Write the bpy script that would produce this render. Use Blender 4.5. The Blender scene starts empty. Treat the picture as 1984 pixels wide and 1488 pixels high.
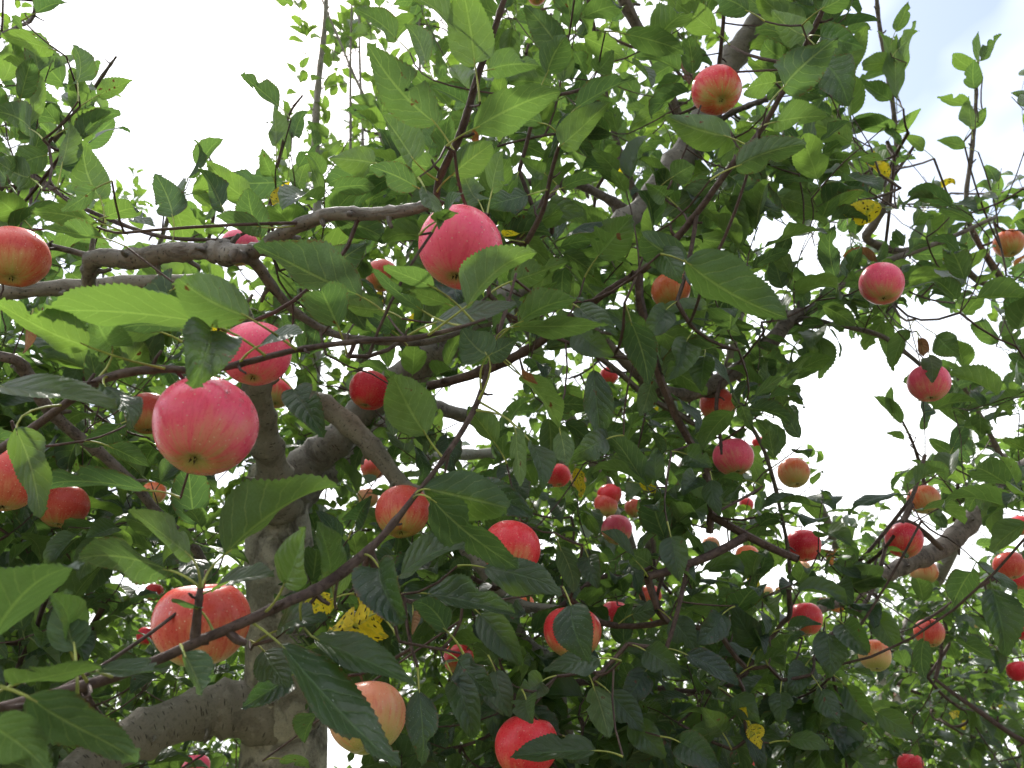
import bpy, math, random
import numpy as np
from mathutils import Matrix, Vector, noise as mnoise

# ------------------------------------------------------------------ camera, sky, sun, exposure
scene = bpy.context.scene
FPX, CX, CY = 1557.0, 992.0, 744.0          # focal length and centre in photograph pixels
PITCH = math.radians(28.0)
CAM = np.array([0.0, 0.0, 1.30])
cd = bpy.data.cameras.new("camera")
cd.sensor_width = 36.0
cd.lens = 36.0 * FPX / 1984.0
cd.clip_start, cd.clip_end = 0.02, 3000.0
cd.dof.use_dof = True
cd.dof.focus_distance = 1.0
cd.dof.aperture_fstop = 11.0
cam = bpy.data.objects.new("camera", cd)
scene.collection.objects.link(cam)
cam.location = CAM
cam.rotation_euler = (math.radians(90) + PITCH, 0, 0)
scene.camera = cam

SUN_EL, SUN_AZ = math.radians(56), math.radians(-24)     # azimuth from +Y, negative = to the left
world = bpy.data.worlds.new("World"); scene.world = world
world.use_nodes = True
wn, wl = world.node_tree.nodes, world.node_tree.links
wn.clear()
sky = wn.new("ShaderNodeTexSky"); sky.sky_type = 'NISHITA'; sky.sun_disc = False
sky.sun_elevation = SUN_EL; sky.sun_rotation = SUN_AZ
sky.air_density = 1.0; sky.dust_density = 1.5; sky.ozone_density = 1.0
bgs = wn.new("ShaderNodeBackground"); bgs.inputs[1].default_value = 0.14
wl.new(sky.outputs[0], bgs.inputs[0])
# thin bright cloud sheet with a few openings
tcw = wn.new("ShaderNodeTexCoord")
mpw = wn.new("ShaderNodeMapping"); mpw.inputs["Location"].default_value = (2.2797, -3.5815, 0.1304)
mpw.inputs["Scale"].default_value = (1, 1, 1.6)
nzw = wn.new("ShaderNodeTexNoise"); nzw.inputs["Scale"].default_value = 1.25; nzw.inputs["Detail"].default_value = 5.0
nzw.inputs["Roughness"].default_value = 0.5
rmw = wn.new("ShaderNodeMapRange"); rmw.inputs[1].default_value = 0.36; rmw.inputs[2].default_value = 0.56
rmw.inputs[3].default_value = 0.10; rmw.inputs[4].default_value = 1.0
wl.new(tcw.outputs["Generated"], mpw.inputs[0]); wl.new(mpw.outputs[0], nzw.inputs[0]); wl.new(nzw.outputs[0], rmw.inputs[0])
bgc = wn.new("ShaderNodeBackground"); bgc.inputs[0].default_value = (0.97, 0.985, 1.0, 1)
# the cloud sheet is brighter round the veiled sun
dtw = wn.new("ShaderNodeVectorMath"); dtw.operation = 'DOT_PRODUCT'
dtw.inputs[1].default_value = (math.sin(SUN_AZ) * math.cos(SUN_EL), math.cos(SUN_AZ) * math.cos(SUN_EL), math.sin(SUN_EL))
glw = wn.new("ShaderNodeMapRange"); glw.interpolation_type = 'SMOOTHSTEP'
for i_, v_ in ((1, -0.3), (2, 1.0), (3, 0.46), (4, 1.75)): glw.inputs[i_].default_value = v_
wl.new(tcw.outputs["Generated"], dtw.inputs[0]); wl.new(dtw.outputs["Value"], glw.inputs[0]); wl.new(glw.outputs[0], bgc.inputs[1])
mxw = wn.new("ShaderNodeMixShader"); wow = wn.new("ShaderNodeOutputWorld")
wl.new(rmw.outputs[0], mxw.inputs[0]); wl.new(bgs.outputs[0], mxw.inputs[1]); wl.new(bgc.outputs[0], mxw.inputs[2])
wl.new(mxw.outputs[0], wow.inputs[0])

sd = bpy.data.lights.new("sun", 'SUN'); sd.energy = 4.2; sd.angle = math.radians(3); sd.color = (1.0, 0.96, 0.90)
so = bpy.data.objects.new("sun", sd); scene.collection.objects.link(so)
sdir = Vector((math.sin(SUN_AZ) * math.cos(SUN_EL), math.cos(SUN_AZ) * math.cos(SUN_EL), math.sin(SUN_EL)))
so.rotation_euler = sdir.to_track_quat('Z', 'Y').to_euler()
so.location = sdir * 20

scene.view_settings.view_transform = 'Standard'
scene.view_settings.look = 'None'
scene.view_settings.exposure = 0.76
scene.view_settings.gamma = 1.0
scene.cycles.max_bounces = 6
scene.cycles.diffuse_bounces = 3
scene.cycles.transmission_bounces = 5
scene.cycles.transparent_max_bounces = 8
scene.cycles.use_denoising = True
scene.cycles.use_adaptive_sampling = True
scene.cycles.adaptive_threshold = 0.03

COL = scene.collection
rng = np.random.default_rng(11)
random.seed(5)

# ------------------------------------------------------------------ geometry of the view (where things stand)
FWD = np.array([0, math.cos(PITCH), math.sin(PITCH)])
UPV = np.array([0, -math.sin(PITCH), math.cos(PITCH)])
RGT = np.array([1.0, 0, 0])
UPZ = np.array([0, 0, 1.0])

def at(px, py, z):
    return CAM + z * (FWD + (px - CX) / FPX * RGT - (py - CY) / FPX * UPV)

def proj(p):
    d = np.atleast_2d(p) - CAM
    z = d @ FWD
    zz = np.where(z > 0.02, z, 0.02)
    return CX + FPX * (d @ RGT) / zz, CY - FPX * (d @ UPV) / zz, z

def nrm(v):
    v = np.asarray(v, float)
    return v / (np.linalg.norm(v, axis=-1, keepdims=True) + 1e-12)

# ------------------------------------------------------------------ materials
def nmat(name):
    m = bpy.data.materials.new(name); m.use_nodes = True
    nt = m.node_tree; nt.nodes.clear()
    def N(t, **kw):
        n = nt.nodes.new(t)
        for k, v in kw.items():
            if k.startswith("i_"):
                key = k[2:]
                n.inputs[int(key) if key.isdigit() else key.replace("_", " ")].default_value = v
            else:
                setattr(n, k, v)
        return n
    def M(op, a, b=None, c=None, clamp=False):
        n = nt.nodes.new("ShaderNodeMath"); n.operation = op; n.use_clamp = clamp
        for i, x in enumerate((a, b, c)):
            if x is None: continue
            if isinstance(x, (int, float)): n.inputs[i].default_value = x
            else: nt.links.new(x, n.inputs[i])
        return n.outputs[0]
    def MR(x, a, b, c=0.0, d=1.0):
        n = nt.nodes.new("ShaderNodeMapRange"); n.interpolation_type = 'SMOOTHSTEP'
        nt.links.new(x, n.inputs[0])
        for i, v in enumerate((a, b, c, d)): n.inputs[i + 1].default_value = v
        return n.outputs[0]
    def MIX(f, a, b, blend='MIX'):
        n = nt.nodes.new("ShaderNodeMix"); n.data_type = 'RGBA'; n.blend_type = blend
        for i, x in ((0, f), (6, a), (7, b)):
            if isinstance(x, (int, float)): n.inputs[i].default_value = x
            elif isinstance(x, tuple): n.inputs[i].default_value = (*x, 1) if len(x) == 3 else x
            else: nt.links.new(x, n.inputs[i])
        return n.outputs[2]
    def L(a, b): nt.links.new(a, b)
    return m, nt, N, M, MR, MIX, L

def leaf_material(name, top_a, top_b, und_a, und_b, tr_a, tr_b, spots=None, transl=0.38, residue=True, fine=True):
    m, nt, N, M, MR, MIX, L = nmat(name)
    uv = N("ShaderNodeUVMap"); sep = N("ShaderNodeSeparateXYZ"); L(uv.outputs[0], sep.inputs[0])
    u = sep.outputs[0]
    v = M('ABSOLUTE', M('MULTIPLY_ADD', sep.outputs[1], 2.0, -1.0))
    at_ = N("ShaderNodeAttribute"); at_.attribute_name = "rnd"
    oi = N("ShaderNodeObjectInfo")
    r = M('FRACT', M('ADD', at_.outputs["Fac"], M('MULTIPLY', oi.outputs["Random"], 0.999)))
    r2 = M('FRACT', M('MULTIPLY', r, 17.31)); r3 = M('FRACT', M('MULTIPLY', r, 53.77))
    geo = N("ShaderNodeNewGeometry"); back = geo.outputs["Backfacing"]
    # per-leaf offset noise in uv space
    cmb = N("ShaderNodeCombineXYZ"); L(M('MULTIPLY', u, 2.0), cmb.inputs[0]); L(sep.outputs[1], cmb.inputs[1]); L(M('MULTIPLY', r, 90.0), cmb.inputs[2])
    nz = N("ShaderNodeTexNoise", i_Scale=3.2, i_Detail=3.0); L(cmb.outputs[0], nz.inputs[0])
    nf = N("ShaderNodeTexNoise", i_Scale=16.0, i_Detail=2.0); L(cmb.outputs[0], nf.inputs[0])
    # veins
    mid = MR(v, 0.025, 0.07, 1.0, 0.0)
    ph = M('FRACT', M('SUBTRACT', M('ADD', M('MULTIPLY', M('POWER', u, 1.15), 7.0), M('MULTIPLY', nz.outputs[0], 0.9)), M('MULTIPLY', M('POWER', v, 1.15), 1.9)))
    lat = MR(M('ABSOLUTE', M('SUBTRACT', ph, 0.5)), 0.015, 0.085, 1.0, 0.0)
    lat = M('MULTIPLY', lat, MR(v, 0.75, 1.0, 1.0, 0.0))
    vein = M('MAXIMUM', mid, M('MULTIPLY', lat, 0.55), clamp=True)
    top = MIX(r2, top_a, top_b); und = MIX(r2, und_a, und_b); tr = MIX(r3, tr_a, tr_b)
    top = MIX(M('MULTIPLY', vein, 0.40), top, tuple(min(1, c * 2.4 + 0.03) for c in top_b))
    und = MIX(M('MULTIPLY', vein, 0.58), und, (0.31, 0.36, 0.16))
    nm = N("ShaderNodeTexNoise", i_Scale=38.0, i_Detail=2.0); L(cmb.outputs[0], nm.inputs[0])
    var = M('MULTIPLY', MR(nz.outputs[0], 0.3, 0.7, 0.75, 1.25), MR(nm.outputs[0], 0.3, 0.7, 0.84, 1.16))
    hsv = lambda c, val: MIX(1.0, c, val, 'MULTIPLY')
    cv = N("ShaderNodeCombineColor"); [L(var, cv.inputs[i]) for i in range(3)]
    top, und = hsv(top, cv.outputs[0]), hsv(und, cv.outputs[0])
    tr = MIX(M('MULTIPLY', vein, 0.35), tr, tuple(min(1, c * 1.25 + .03) for c in tr_a))
    if residue and fine:                          # dried spray specks on some upper faces
        vo = N("ShaderNodeTexVoronoi", i_Scale=17.0); L(cmb.outputs[0], vo.inputs[0])
        sp = MR(vo.outputs["Distance"], 0.12, 0.25, 1.0, 0.0)
        sp = M('MULTIPLY', M('MULTIPLY', sp, MR(nf.outputs[0], 0.44, 0.58)), MR(r3, 0.35, 0.7))
        top = MIX(M('MULTIPLY', sp, 0.9), top, (0.34, 0.38, 0.36))
    # brown scars
    br = M('MULTIPLY', MR(nz.outputs[0], 0.68, 0.72), MR(r, 0.70, 0.74))
    edge = M('MULTIPLY', MR(v, 0.80, 1.0), M('MULTIPLY', MR(nf.outputs[0], 0.50, 0.6), MR(r3, 0.6, 0.66)))
    br = M('MAXIMUM', br, M('MULTIPLY', edge, 0.8), clamp=True)
    brc = (0.16, 0.075, 0.03)
    top, und, tr = MIX(br, top, brc), MIX(br, und, brc), MIX(br, tr, (0.10, 0.035, 0.01))
    if spots:
        gy = M('MULTIPLY', MR(nz.outputs[0], 0.52, 0.68), 0.75)
        top, und, tr = MIX(gy, top, (0.10, 0.16, 0.03)), MIX(gy, und, (0.14, 0.19, 0.05)), MIX(gy, tr, (0.25, 0.40, 0.03))
        vo2 = N("ShaderNodeTexVoronoi", i_Scale=5.5); L(cmb.outputs[0], vo2.inputs[0])
        s2 = M('MULTIPLY', MR(M('ADD', vo2.outputs["Distance"], M('MULTIPLY', nf.outputs[0], 0.25)), 0.37, 0.41, 1.0, 0.0), MR(nz.outputs[0], 0.40, 0.46))
        top, und, tr = MIX(s2, top, spots), MIX(s2, und, spots), MIX(s2, tr, tuple(c * .3 for c in spots))
    bmp = N("ShaderNodeBump", i_Strength=0.75, i_Distance=0.0017)
    hgt = M('SUBTRACT', M('ADD', M('MULTIPLY', nf.outputs[0], 0.45), M('MULTIPLY', M('MULTIPLY', M('ABSOLUTE', M('SUBTRACT', ph, 0.5)), MR(v, 0.8, 1.0, 1.0, 0.2)), 0.9)), M('MULTIPLY', vein, 0.7))
    sgn = M('MULTIPLY_ADD', back, -2.0, 1.0)
    L(M('MULTIPLY', hgt, sgn), bmp.inputs["Height"])
    pt = N("ShaderNodeBsdfPrincipled"); L(MIX(back, top, und), pt.inputs["Base Color"])
    L(M('MULTIPLY_ADD', back, 0.26, M('MULTIPLY_ADD', nf.outputs[0], 0.2, 0.28)), pt.inputs["Roughness"])
    L(M('MULTIPLY_ADD', back, -0.45, 0.75), pt.inputs["Specular IOR Level"])
    tl = N("ShaderNodeBsdfTranslucent"); L(tr, tl.inputs[0])
    if fine: L(bmp.outputs[0], pt.inputs["Normal"])
    mx = N("ShaderNodeMixShader", i_0=transl); L(pt.outputs[0], mx.inputs[1]); L(tl.outputs[0], mx.inputs[2])
    out = N("ShaderNodeOutputMaterial"); L(mx.outputs[0], out.inputs[0])
    return m

MAT = {}
MAT['leaf'] = leaf_material("apple_leaf", (0.007, 0.025, 0.021), (0.018, 0.044, 0.022), (0.048, 0.084, 0.054), (0.120, 0.172, 0.092),
                            (0.25, 0.42, 0.055), (0.090, 0.185, 0.045))
MAT['leaf_far'] = leaf_material("far_apple_leaf", (0.014, 0.036, 0.020), (0.028, 0.060, 0.020), (0.075, 0.120, 0.055), (0.110, 0.160, 0.058),
                            (0.26, 0.42, 0.045), (0.16, 0.29, 0.035), fine=False)  # paler than the near leaf: open light put into the colour
MAT['yellow'] = leaf_material("yellowed_leaf", (0.70, 0.54, 0.02), (0.76, 0.58, 0.03), (0.72, 0.58, 0.04), (0.76, 0.6, 0.04),
                              (0.88, 0.72, 0.02), (0.85, 0.64, 0.02), spots=(0.03, 0.018, 0.008), residue=False)
MAT['brown'] = leaf_material("withered_leaf", (0.16, 0.065, 0.03), (0.22, 0.09, 0.035), (0.22, 0.11, 0.05), (0.26, 0.14, 0.06),
                             (0.30, 0.10, 0.03), (0.30, 0.12, 0.03), residue=False, transl=0.25)

def bark_material(name, light, dark, scale_along, scale_round, bump, lent=False, crack=0.5, moss=False):
    m, nt, N, M, MR, MIX, L = nmat(name)
    uv = N("ShaderNodeUVMap"); mp = N("ShaderNodeMapping"); mp.inputs["Scale"].default_value = (scale_round, scale_along, 1)
    L(uv.outputs[0], mp.inputs[0])
    tc = N("ShaderNodeTexCoord")
    n1 = N("ShaderNodeTexNoise", i_Scale=1.0, i_Detail=7.0, i_Roughness=0.65, i_Distortion=0.6); L(mp.outputs[0], n1.inputs[0])
    n2 = N("ShaderNodeTexNoise", i_Scale=9.0, i_Detail=4.0); L(tc.outputs["Object"], n2.inputs[0])
    n3 = N("ShaderNodeTexNoise", i_Scale=220.0, i_Detail=3.0); L(tc.outputs["Object"], n3.inputs[0])
    c1 = MR(n1.outputs[0], crack - 0.16, crack + 0.12)
    col = MIX(c1, dark, light)
    n4 = N("ShaderNodeTexNoise", i_Scale=38.0, i_Detail=5.0); L(tc.outputs["Object"], n4.inputs[0])
    col = MIX(MR(n2.outputs[0], 0.42, 0.66, 0.0, 0.45), col, tuple(c * 1.35 for c in light))
    col = MIX(MR(n4.outputs[0], 0.58, 0.66, 0.0, 0.5), col, tuple(c * 1.5 + 0.02 for c in light))
    col = MIX(MR(n4.outputs[0], 0.40, 0.32, 0.0, 0.35), col, tuple(c * 0.6 for c in dark))
    col = MIX(MR(n3.outputs[0], 0.5, 0.75, 0.0, 0.35), col, tuple(c * 0.5 for c in dark))
    h = M('ADD', c1, M('MULTIPLY', n3.outputs[0], 0.25))
    if lent:
        mp2 = N("ShaderNodeMapping"); mp2.inputs["Scale"].default_value = (9, 150, 1); L(uv.outputs[0], mp2.inputs[0])
        vo = N("ShaderNodeTexVoronoi", i_Scale=1.0); L(mp2.outputs[0], vo.inputs[0])
        ls = MR(vo.outputs["Distance"], 0.13, 0.22, 1.0, 0.0)
        col = MIX(M('MULTIPLY', ls, 0.7), col, tuple(c * 0.35 for c in dark)); h = M('ADD', h, M('MULTIPLY', ls, 0.6))
    if moss:
        col = MIX(MR(n2.outputs[0], 0.6, 0.7, 0.0, 0.25), col, (0.20, 0.22, 0.15))
    b = N("ShaderNodeBump", i_Strength=0.9, i_Distance=bump); L(h, b.inputs["Height"])
    p = N("ShaderNodeBsdfPrincipled", i_Roughness=0.72); p.inputs["Specular IOR Level"].default_value = 0.3
    L(col, p.inputs["Base Color"]); L(b.outputs[0], p.inputs["Normal"])
    o = N("ShaderNodeOutputMaterial"); L(p.outputs[0], o.inputs[0])
    return m

MAT['trunk'] = bark_material("trunk_bark", (0.50, 0.46, 0.40), (0.085, 0.070, 0.060), 14, 8, 0.010, crack=0.47, moss=True)
MAT['limb'] = bark_material("limb_bark", (0.21, 0.188, 0.165), (0.10, 0.087, 0.076), 26, 5, 0.0025, lent=True, crack=0.42)
MAT['bough'] = bark_material("bough_bark", (0.29, 0.257, 0.220), (0.15, 0.128, 0.110), 24, 5, 0.0025, lent=True, crack=0.40)  # beige limb bark, lightened further to carry the light on these boughs
MAT['branch'] = bark_material("branch_bark", (0.17, 0.140, 0.122), (0.055, 0.043, 0.038), 55, 4, 0.0012, lent=True, crack=0.46)
MAT['pale'] = bark_material("pale_bark", (0.36, 0.34, 0.32), (0.20, 0.18, 0.17), 30, 5, 0.0018, lent=True, crack=0.40)
MAT['twig'] = bark_material("twig_bark", (0.105, 0.070, 0.060), (0.045, 0.026, 0.023), 90, 3, 0.0006, lent=True, crack=0.48)
MAT['petiole'] = None

def simple(name, col, rough=0.5, noise=None):
    m, nt, N, M, MR, MIX, L = nmat(name)
    p = N("ShaderNodeBsdfPrincipled", i_Roughness=rough)
    tc = N("ShaderNodeTexCoord"); nz = N("ShaderNodeTexNoise", i_Scale=noise or 60.0, i_Detail=3.0); L(tc.outputs["Object"], nz.inputs[0])
    L(MIX(MR(nz.outputs[0], 0.35, 0.65), tuple(c * 0.75 for c in col), tuple(min(1, c * 1.25) for c in col)), p.inputs["Base Color"])
    o = N("ShaderNodeOutputMaterial"); L(p.outputs[0], o.inputs[0])
    return m
MAT['petiole'] = simple("leaf_stalk", (0.30, 0.33, 0.07), 0.45)
MAT['stem'] = simple("apple_stalk", (0.13, 0.075, 0.035), 0.6)
MAT['calyx'] = simple("dry_calyx", (0.045, 0.030, 0.016), 0.85)

def apple_material():
    m, nt, N, M, MR, MIX, L = nmat("apple_skin")
    tc = N("ShaderNodeTexCoord"); sp = N("ShaderNodeSeparateXYZ"); L(tc.outputs["Object"], sp.inputs[0])
    x, y, z = sp.outputs
    oi = N("ShaderNodeObjectInfo"); ofs = M('MULTIPLY', oi.outputs["Random"], 40.0)
    rr = M('SQRT', M('ADD', M('ADD', M('MULTIPLY', x, x), M('MULTIPLY', y, y)), 0.01))
    cs = N("ShaderNodeCombineXYZ"); L(M('DIVIDE', x, rr), cs.inputs[0]); L(M('DIVIDE', y, rr), cs.inputs[1]); L(M('ADD', M('MULTIPLY', z, 0.22), ofs), cs.inputs[2])
    st = N("ShaderNodeTexNoise", i_Scale=7.5, i_Detail=5.0, i_Roughness=0.62); L(cs.outputs[0], st.inputs[0])
    st2 = N("ShaderNodeTexNoise", i_Scale=22.0, i_Detail=3.0); L(cs.outputs[0], st2.inputs[0])
    va = N("ShaderNodeVectorMath", operation='ADD'); L(tc.outputs["Object"], va.inputs[0])
    co = N("ShaderNodeCombineXYZ"); [L(ofs, co.inputs[i]) for i in range(3)]; L(co.outputs[0], va.inputs[1])
    bl = N("ShaderNodeTexNoise", i_Scale=0.85, i_Detail=2.0); L(va.outputs[0], bl.inputs[0])
    mott = N("ShaderNodeTexNoise", i_Scale=16.0, i_Detail=3.0); L(va.outputs[0], mott.inputs[0])
    amt = oi.outputs["Alpha"]                                  # share of red blush
    # blush: thick on the shoulders, thin round the calyx
    t = M('ADD', M('ADD', M('MULTIPLY', z, 0.62), M('MULTIPLY', M('SUBTRACT', bl.outputs[0], 0.5), 1.2)), M('MULTIPLY_ADD', amt, 1.25, -0.02))
    t = M('ADD', t, M('MULTIPLY', M('SUBTRACT', st.outputs[0], 0.5), M('MULTIPLY_ADD', amt, -1.6, 1.85)))
    f = MR(t, -0.05, 0.75)
    ground = MIX(MR(z, -0.9, -0.35), (0.42, 0.42, 0.11), (0.74, 0.47, 0.21))
    col = MIX(f, ground, oi.outputs["Color"])
    dk = N("ShaderNodeMix", data_type='RGBA', blend_type='MULTIPLY'); 
    L(oi.outputs["Color"], dk.inputs[6]); dk.inputs[7].default_value = (0.80, 0.40, 0.50, 1); dk.inputs[0].default_value = 1.0
    stripe = M('MULTIPLY', MR(M('ADD', M('MULTIPLY', st.outputs[0], 0.6), M('MULTIPLY', st2.outputs[0], 0.4)), 0.50, 0.60), M('MULTIPLY', f, 0.38))
    col = MIX(stripe, col, dk.outputs[2])
    col = MIX(M('MULTIPLY', MR(mott.outputs[0], 0.5, 0.7), 0.14), col, (0.80, 0.38, 0.22))
    vo = N("ShaderNodeTexVoronoi", i_Scale=8.5); L(va.outputs[0], vo.inputs[0])
    dots = MR(vo.outputs["Distance"], 0.09, 0.17, 1.0, 0.0)
    col = MIX(M('MULTIPLY', dots, 0.65), col, (0.85, 0.58, 0.42))
    # greenish russet in the two hollows
    hol = M('MULTIPLY', MR(rr, 0.12, 0.36, 1.0, 0.0), 0.85)
    col = MIX(hol, col, (0.36, 0.36, 0.11))
    p = N("ShaderNodeBsdfPrincipled", i_Roughness=0.36); L(col, p.inputs["Base Color"])
    p.inputs["Specular IOR Level"].default_value = 0.45
    L(M('MULTIPLY_ADD', mott.outputs[0], 0.14, 0.22), p.inputs["Roughness"])
    b = N("ShaderNodeBump", i_Strength=0.25, i_Distance=0.0006); L(M('ADD', mott.outputs[0], dots), b.inputs["Height"]); L(b.outputs[0], p.inputs["Normal"])
    o = N("ShaderNodeOutputMaterial"); L(p.outputs[0], o.inputs[0])
    return m
MAT['apple'] = apple_material()

def water_material():
    m, nt, N, M, MR, MIX, L = nmat("water")
    g = N("ShaderNodeBsdfGlossy", i_Roughness=0.03); t = N("ShaderNodeBsdfTransparent"); t.inputs[0].default_value = (0.97, 0.95, 0.95, 1)
    f = N("ShaderNodeLayerWeight", i_Blend=0.5); mx = N("ShaderNodeMixShader")
    L(M('MULTIPLY_ADD', M('POWER', f.outputs["Facing"], 3.0), 0.55, 0.06), mx.inputs[0]); L(t.outputs[0], mx.inputs[1]); L(g.outputs[0], mx.inputs[2])
    o = N("ShaderNodeOutputMaterial"); L(mx.outputs[0], o.inputs[0]); return m
MAT['water'] = water_material()

def ground_material():
    m, nt, N, M, MR, MIX, L = nmat("orchard_ground")
    tc = N("ShaderNodeTexCoord")
    n1 = N("ShaderNodeTexNoise", i_Scale=0.6, i_Detail=6.0); L(tc.outputs["Object"], n1.inputs[0])
    n2 = N("ShaderNodeTexNoise", i_Scale=14.0, i_Detail=5.0); L(tc.outputs["Object"], n2.inputs[0])
    c = MIX(MR(n1.outputs[0], 0.4, 0.6), (0.17, 0.13, 0.09), (0.075, 0.11, 0.035))
    c = MIX(MR(n2.outputs[0], 0.35, 0.7, 0, 0.6), c, (0.10, 0.085, 0.05))
    p = N("ShaderNodeBsdfPrincipled", i_Roughness=0.95); L(c, p.inputs["Base Color"])
    b = N("ShaderNodeBump", i_Strength=0.8, i_Distance=0.03); L(n2.outputs[0], b.inputs["Height"]); L(b.outputs[0], p.inputs["Normal"])
    o = N("ShaderNodeOutputMaterial"); L(p.outputs[0], o.inputs[0]); return m
MAT['ground'] = ground_material()

# ------------------------------------------------------------------ mesh helpers
def mesh_from(name, verts, faces, mat, uvs=None, smooth=True, rnd=None):
    me = bpy.data.meshes.new(name)
    me.from_pydata([tuple(v) for v in verts], [], [tuple(int(i) for i in f) for f in faces])
    if uvs is not None:
        uvs = np.asarray(uvs, np.float32)
        lay = me.uv_layers.new(name="UVMap")
        li = np.empty(len(me.loops), np.int32); me.loops.foreach_get("vertex_index", li)
        lay.data.foreach_set("uv", uvs[li].ravel())
    if rnd is not None:
        a = me.attributes.new("rnd", 'FLOAT', 'POINT'); a.data.foreach_set("value", np.asarray(rnd, np.float32))
    if smooth:
        me.polygons.foreach_set("use_smooth", np.ones(len(me.polygons), bool))
    me.materials.append(mat); me.update()
    return me

def quads_mesh(name, verts, quads, mat, uvs, rnd=None):
    """big vectorised mesh of quads (n,4)"""
    me = bpy.data.meshes.new(name)
    nv, nq = len(verts), len(quads)
    me.vertices.add(nv); me.vertices.foreach_set("co", np.asarray(verts, np.float32).ravel())
    me.loops.add(nq * 4); me.loops.foreach_set("vertex_index", np.asarray(quads, np.int32).ravel())
    me.polygons.add(nq); me.polygons.foreach_set("loop_start", np.arange(0, nq * 4, 4, dtype=np.int32))
    me.polygons.foreach_set("use_smooth", np.ones(nq, bool))
    lay = me.uv_layers.new(name="UVMap"); lay.data.foreach_set("uv", np.asarray(uvs, np.float32)[np.asarray(quads).ravel()].ravel())
    if rnd is not None:
        a = me.attributes.new("rnd", 'FLOAT', 'POINT'); a.data.foreach_set("value", np.asarray(rnd, np.float32))
    me.materials.append(mat); me.update(calc_edges=True); me.validate()
    return me

def link(name, me, parent=None, loc=None, mat4=None):
    o = bpy.data.objects.new(name, me); COL.objects.link(o)
    if parent is not None: o.parent = parent
    if mat4 is not None: o.matrix_basis = mat4
    elif loc is not None: o.location = loc
    return o

def catmull(pts, n_per):
    pts = np.asarray(pts, float)
    if len(pts) < 3:
        t = np.linspace(0, 1, n_per + 1)[:, None]; return pts[0] * (1 - t) + pts[-1] * t
    P = np.vstack([2 * pts[0] - pts[1], pts, 2 * pts[-1] - pts[-2]])
    out = []
    for i in range(1, len(P) - 2):
        p0, p1, p2, p3 = P[i - 1], P[i], P[i + 1], P[i + 2]
        for k in range(n_per):
            t = k / n_per
            out.append(0.5 * ((2 * p1) + (-p0 + p2) * t + (2 * p0 - 5 * p1 + 4 * p2 - p3) * t * t + (-p0 + 3 * p1 - 3 * p2 + p3) * t ** 3))
    out.append(pts[-1])
    return np.array(out)

def tube(path, rad, sides=8, bumpy=0.0, seed=0, cap=True):
    path = np.asarray(path, float); n = len(path)
    tan = nrm(np.gradient(path, axis=0))
    ref = np.array([1, 0, 0.3]) if abs(tan[0][0]) < 0.8 else np.array([0, 1, 0.3])
    u = nrm(np.cross(tan[0], ref)); verts, uvs = [], []
    lens = np.concatenate([[0], np.cumsum(np.linalg.norm(np.diff(path, axis=0), axis=1))])
    ang = np.linspace(0, 2 * math.pi, sides + 1)
    for i in range(n):
        u = nrm(u - tan[i] * (u @ tan[i])); w = np.cross(tan[i], u)
        for k in range(sides + 1):
            a = ang[k]; r = rad[i]
            if bumpy:
                q = path[i] + (u * math.cos(a % (2*math.pi) if k < sides else 0) + w * math.sin(a if k < sides else 0)) * r
                s = 1.6 / max(r, 0.004)
                r *= 1 + bumpy * (mnoise.noise(Vector(q * s * 0.35) + Vector((seed, 0, 0))) + 0.5 * mnoise.noise(Vector(q * s)))
            verts.append(path[i] + (u * math.cos(a) + w * math.sin(a)) * r)
            uvs.append((k / sides, lens[i]))
    S = sides + 1
    quads = [(i * S + k, i * S + k + 1, (i + 1) * S + k + 1, (i + 1) * S + k) for i in range(n - 1) for k in range(sides)]
    if cap:
        verts.append(path[-1] + tan[-1] * rad[-1] * 0.5); uvs.append((0.5, lens[-1])); c = len(verts) - 1
        base = (n - 1) * S
        quads += [(base + k, base + k + 1, c, c) for k in range(sides)]
        verts.append(path[0] - tan[0] * rad[0] * 0.4); uvs.append((0.5, 0.0)); c = len(verts) - 1
        quads += [(k + 1, k, c, c) for k in range(sides)]
    return np.array(verts), quads, np.array(uvs)

def fix_tris(quads):
    return [q if q[2] != q[3] else q[:3] for q in quads]

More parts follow.
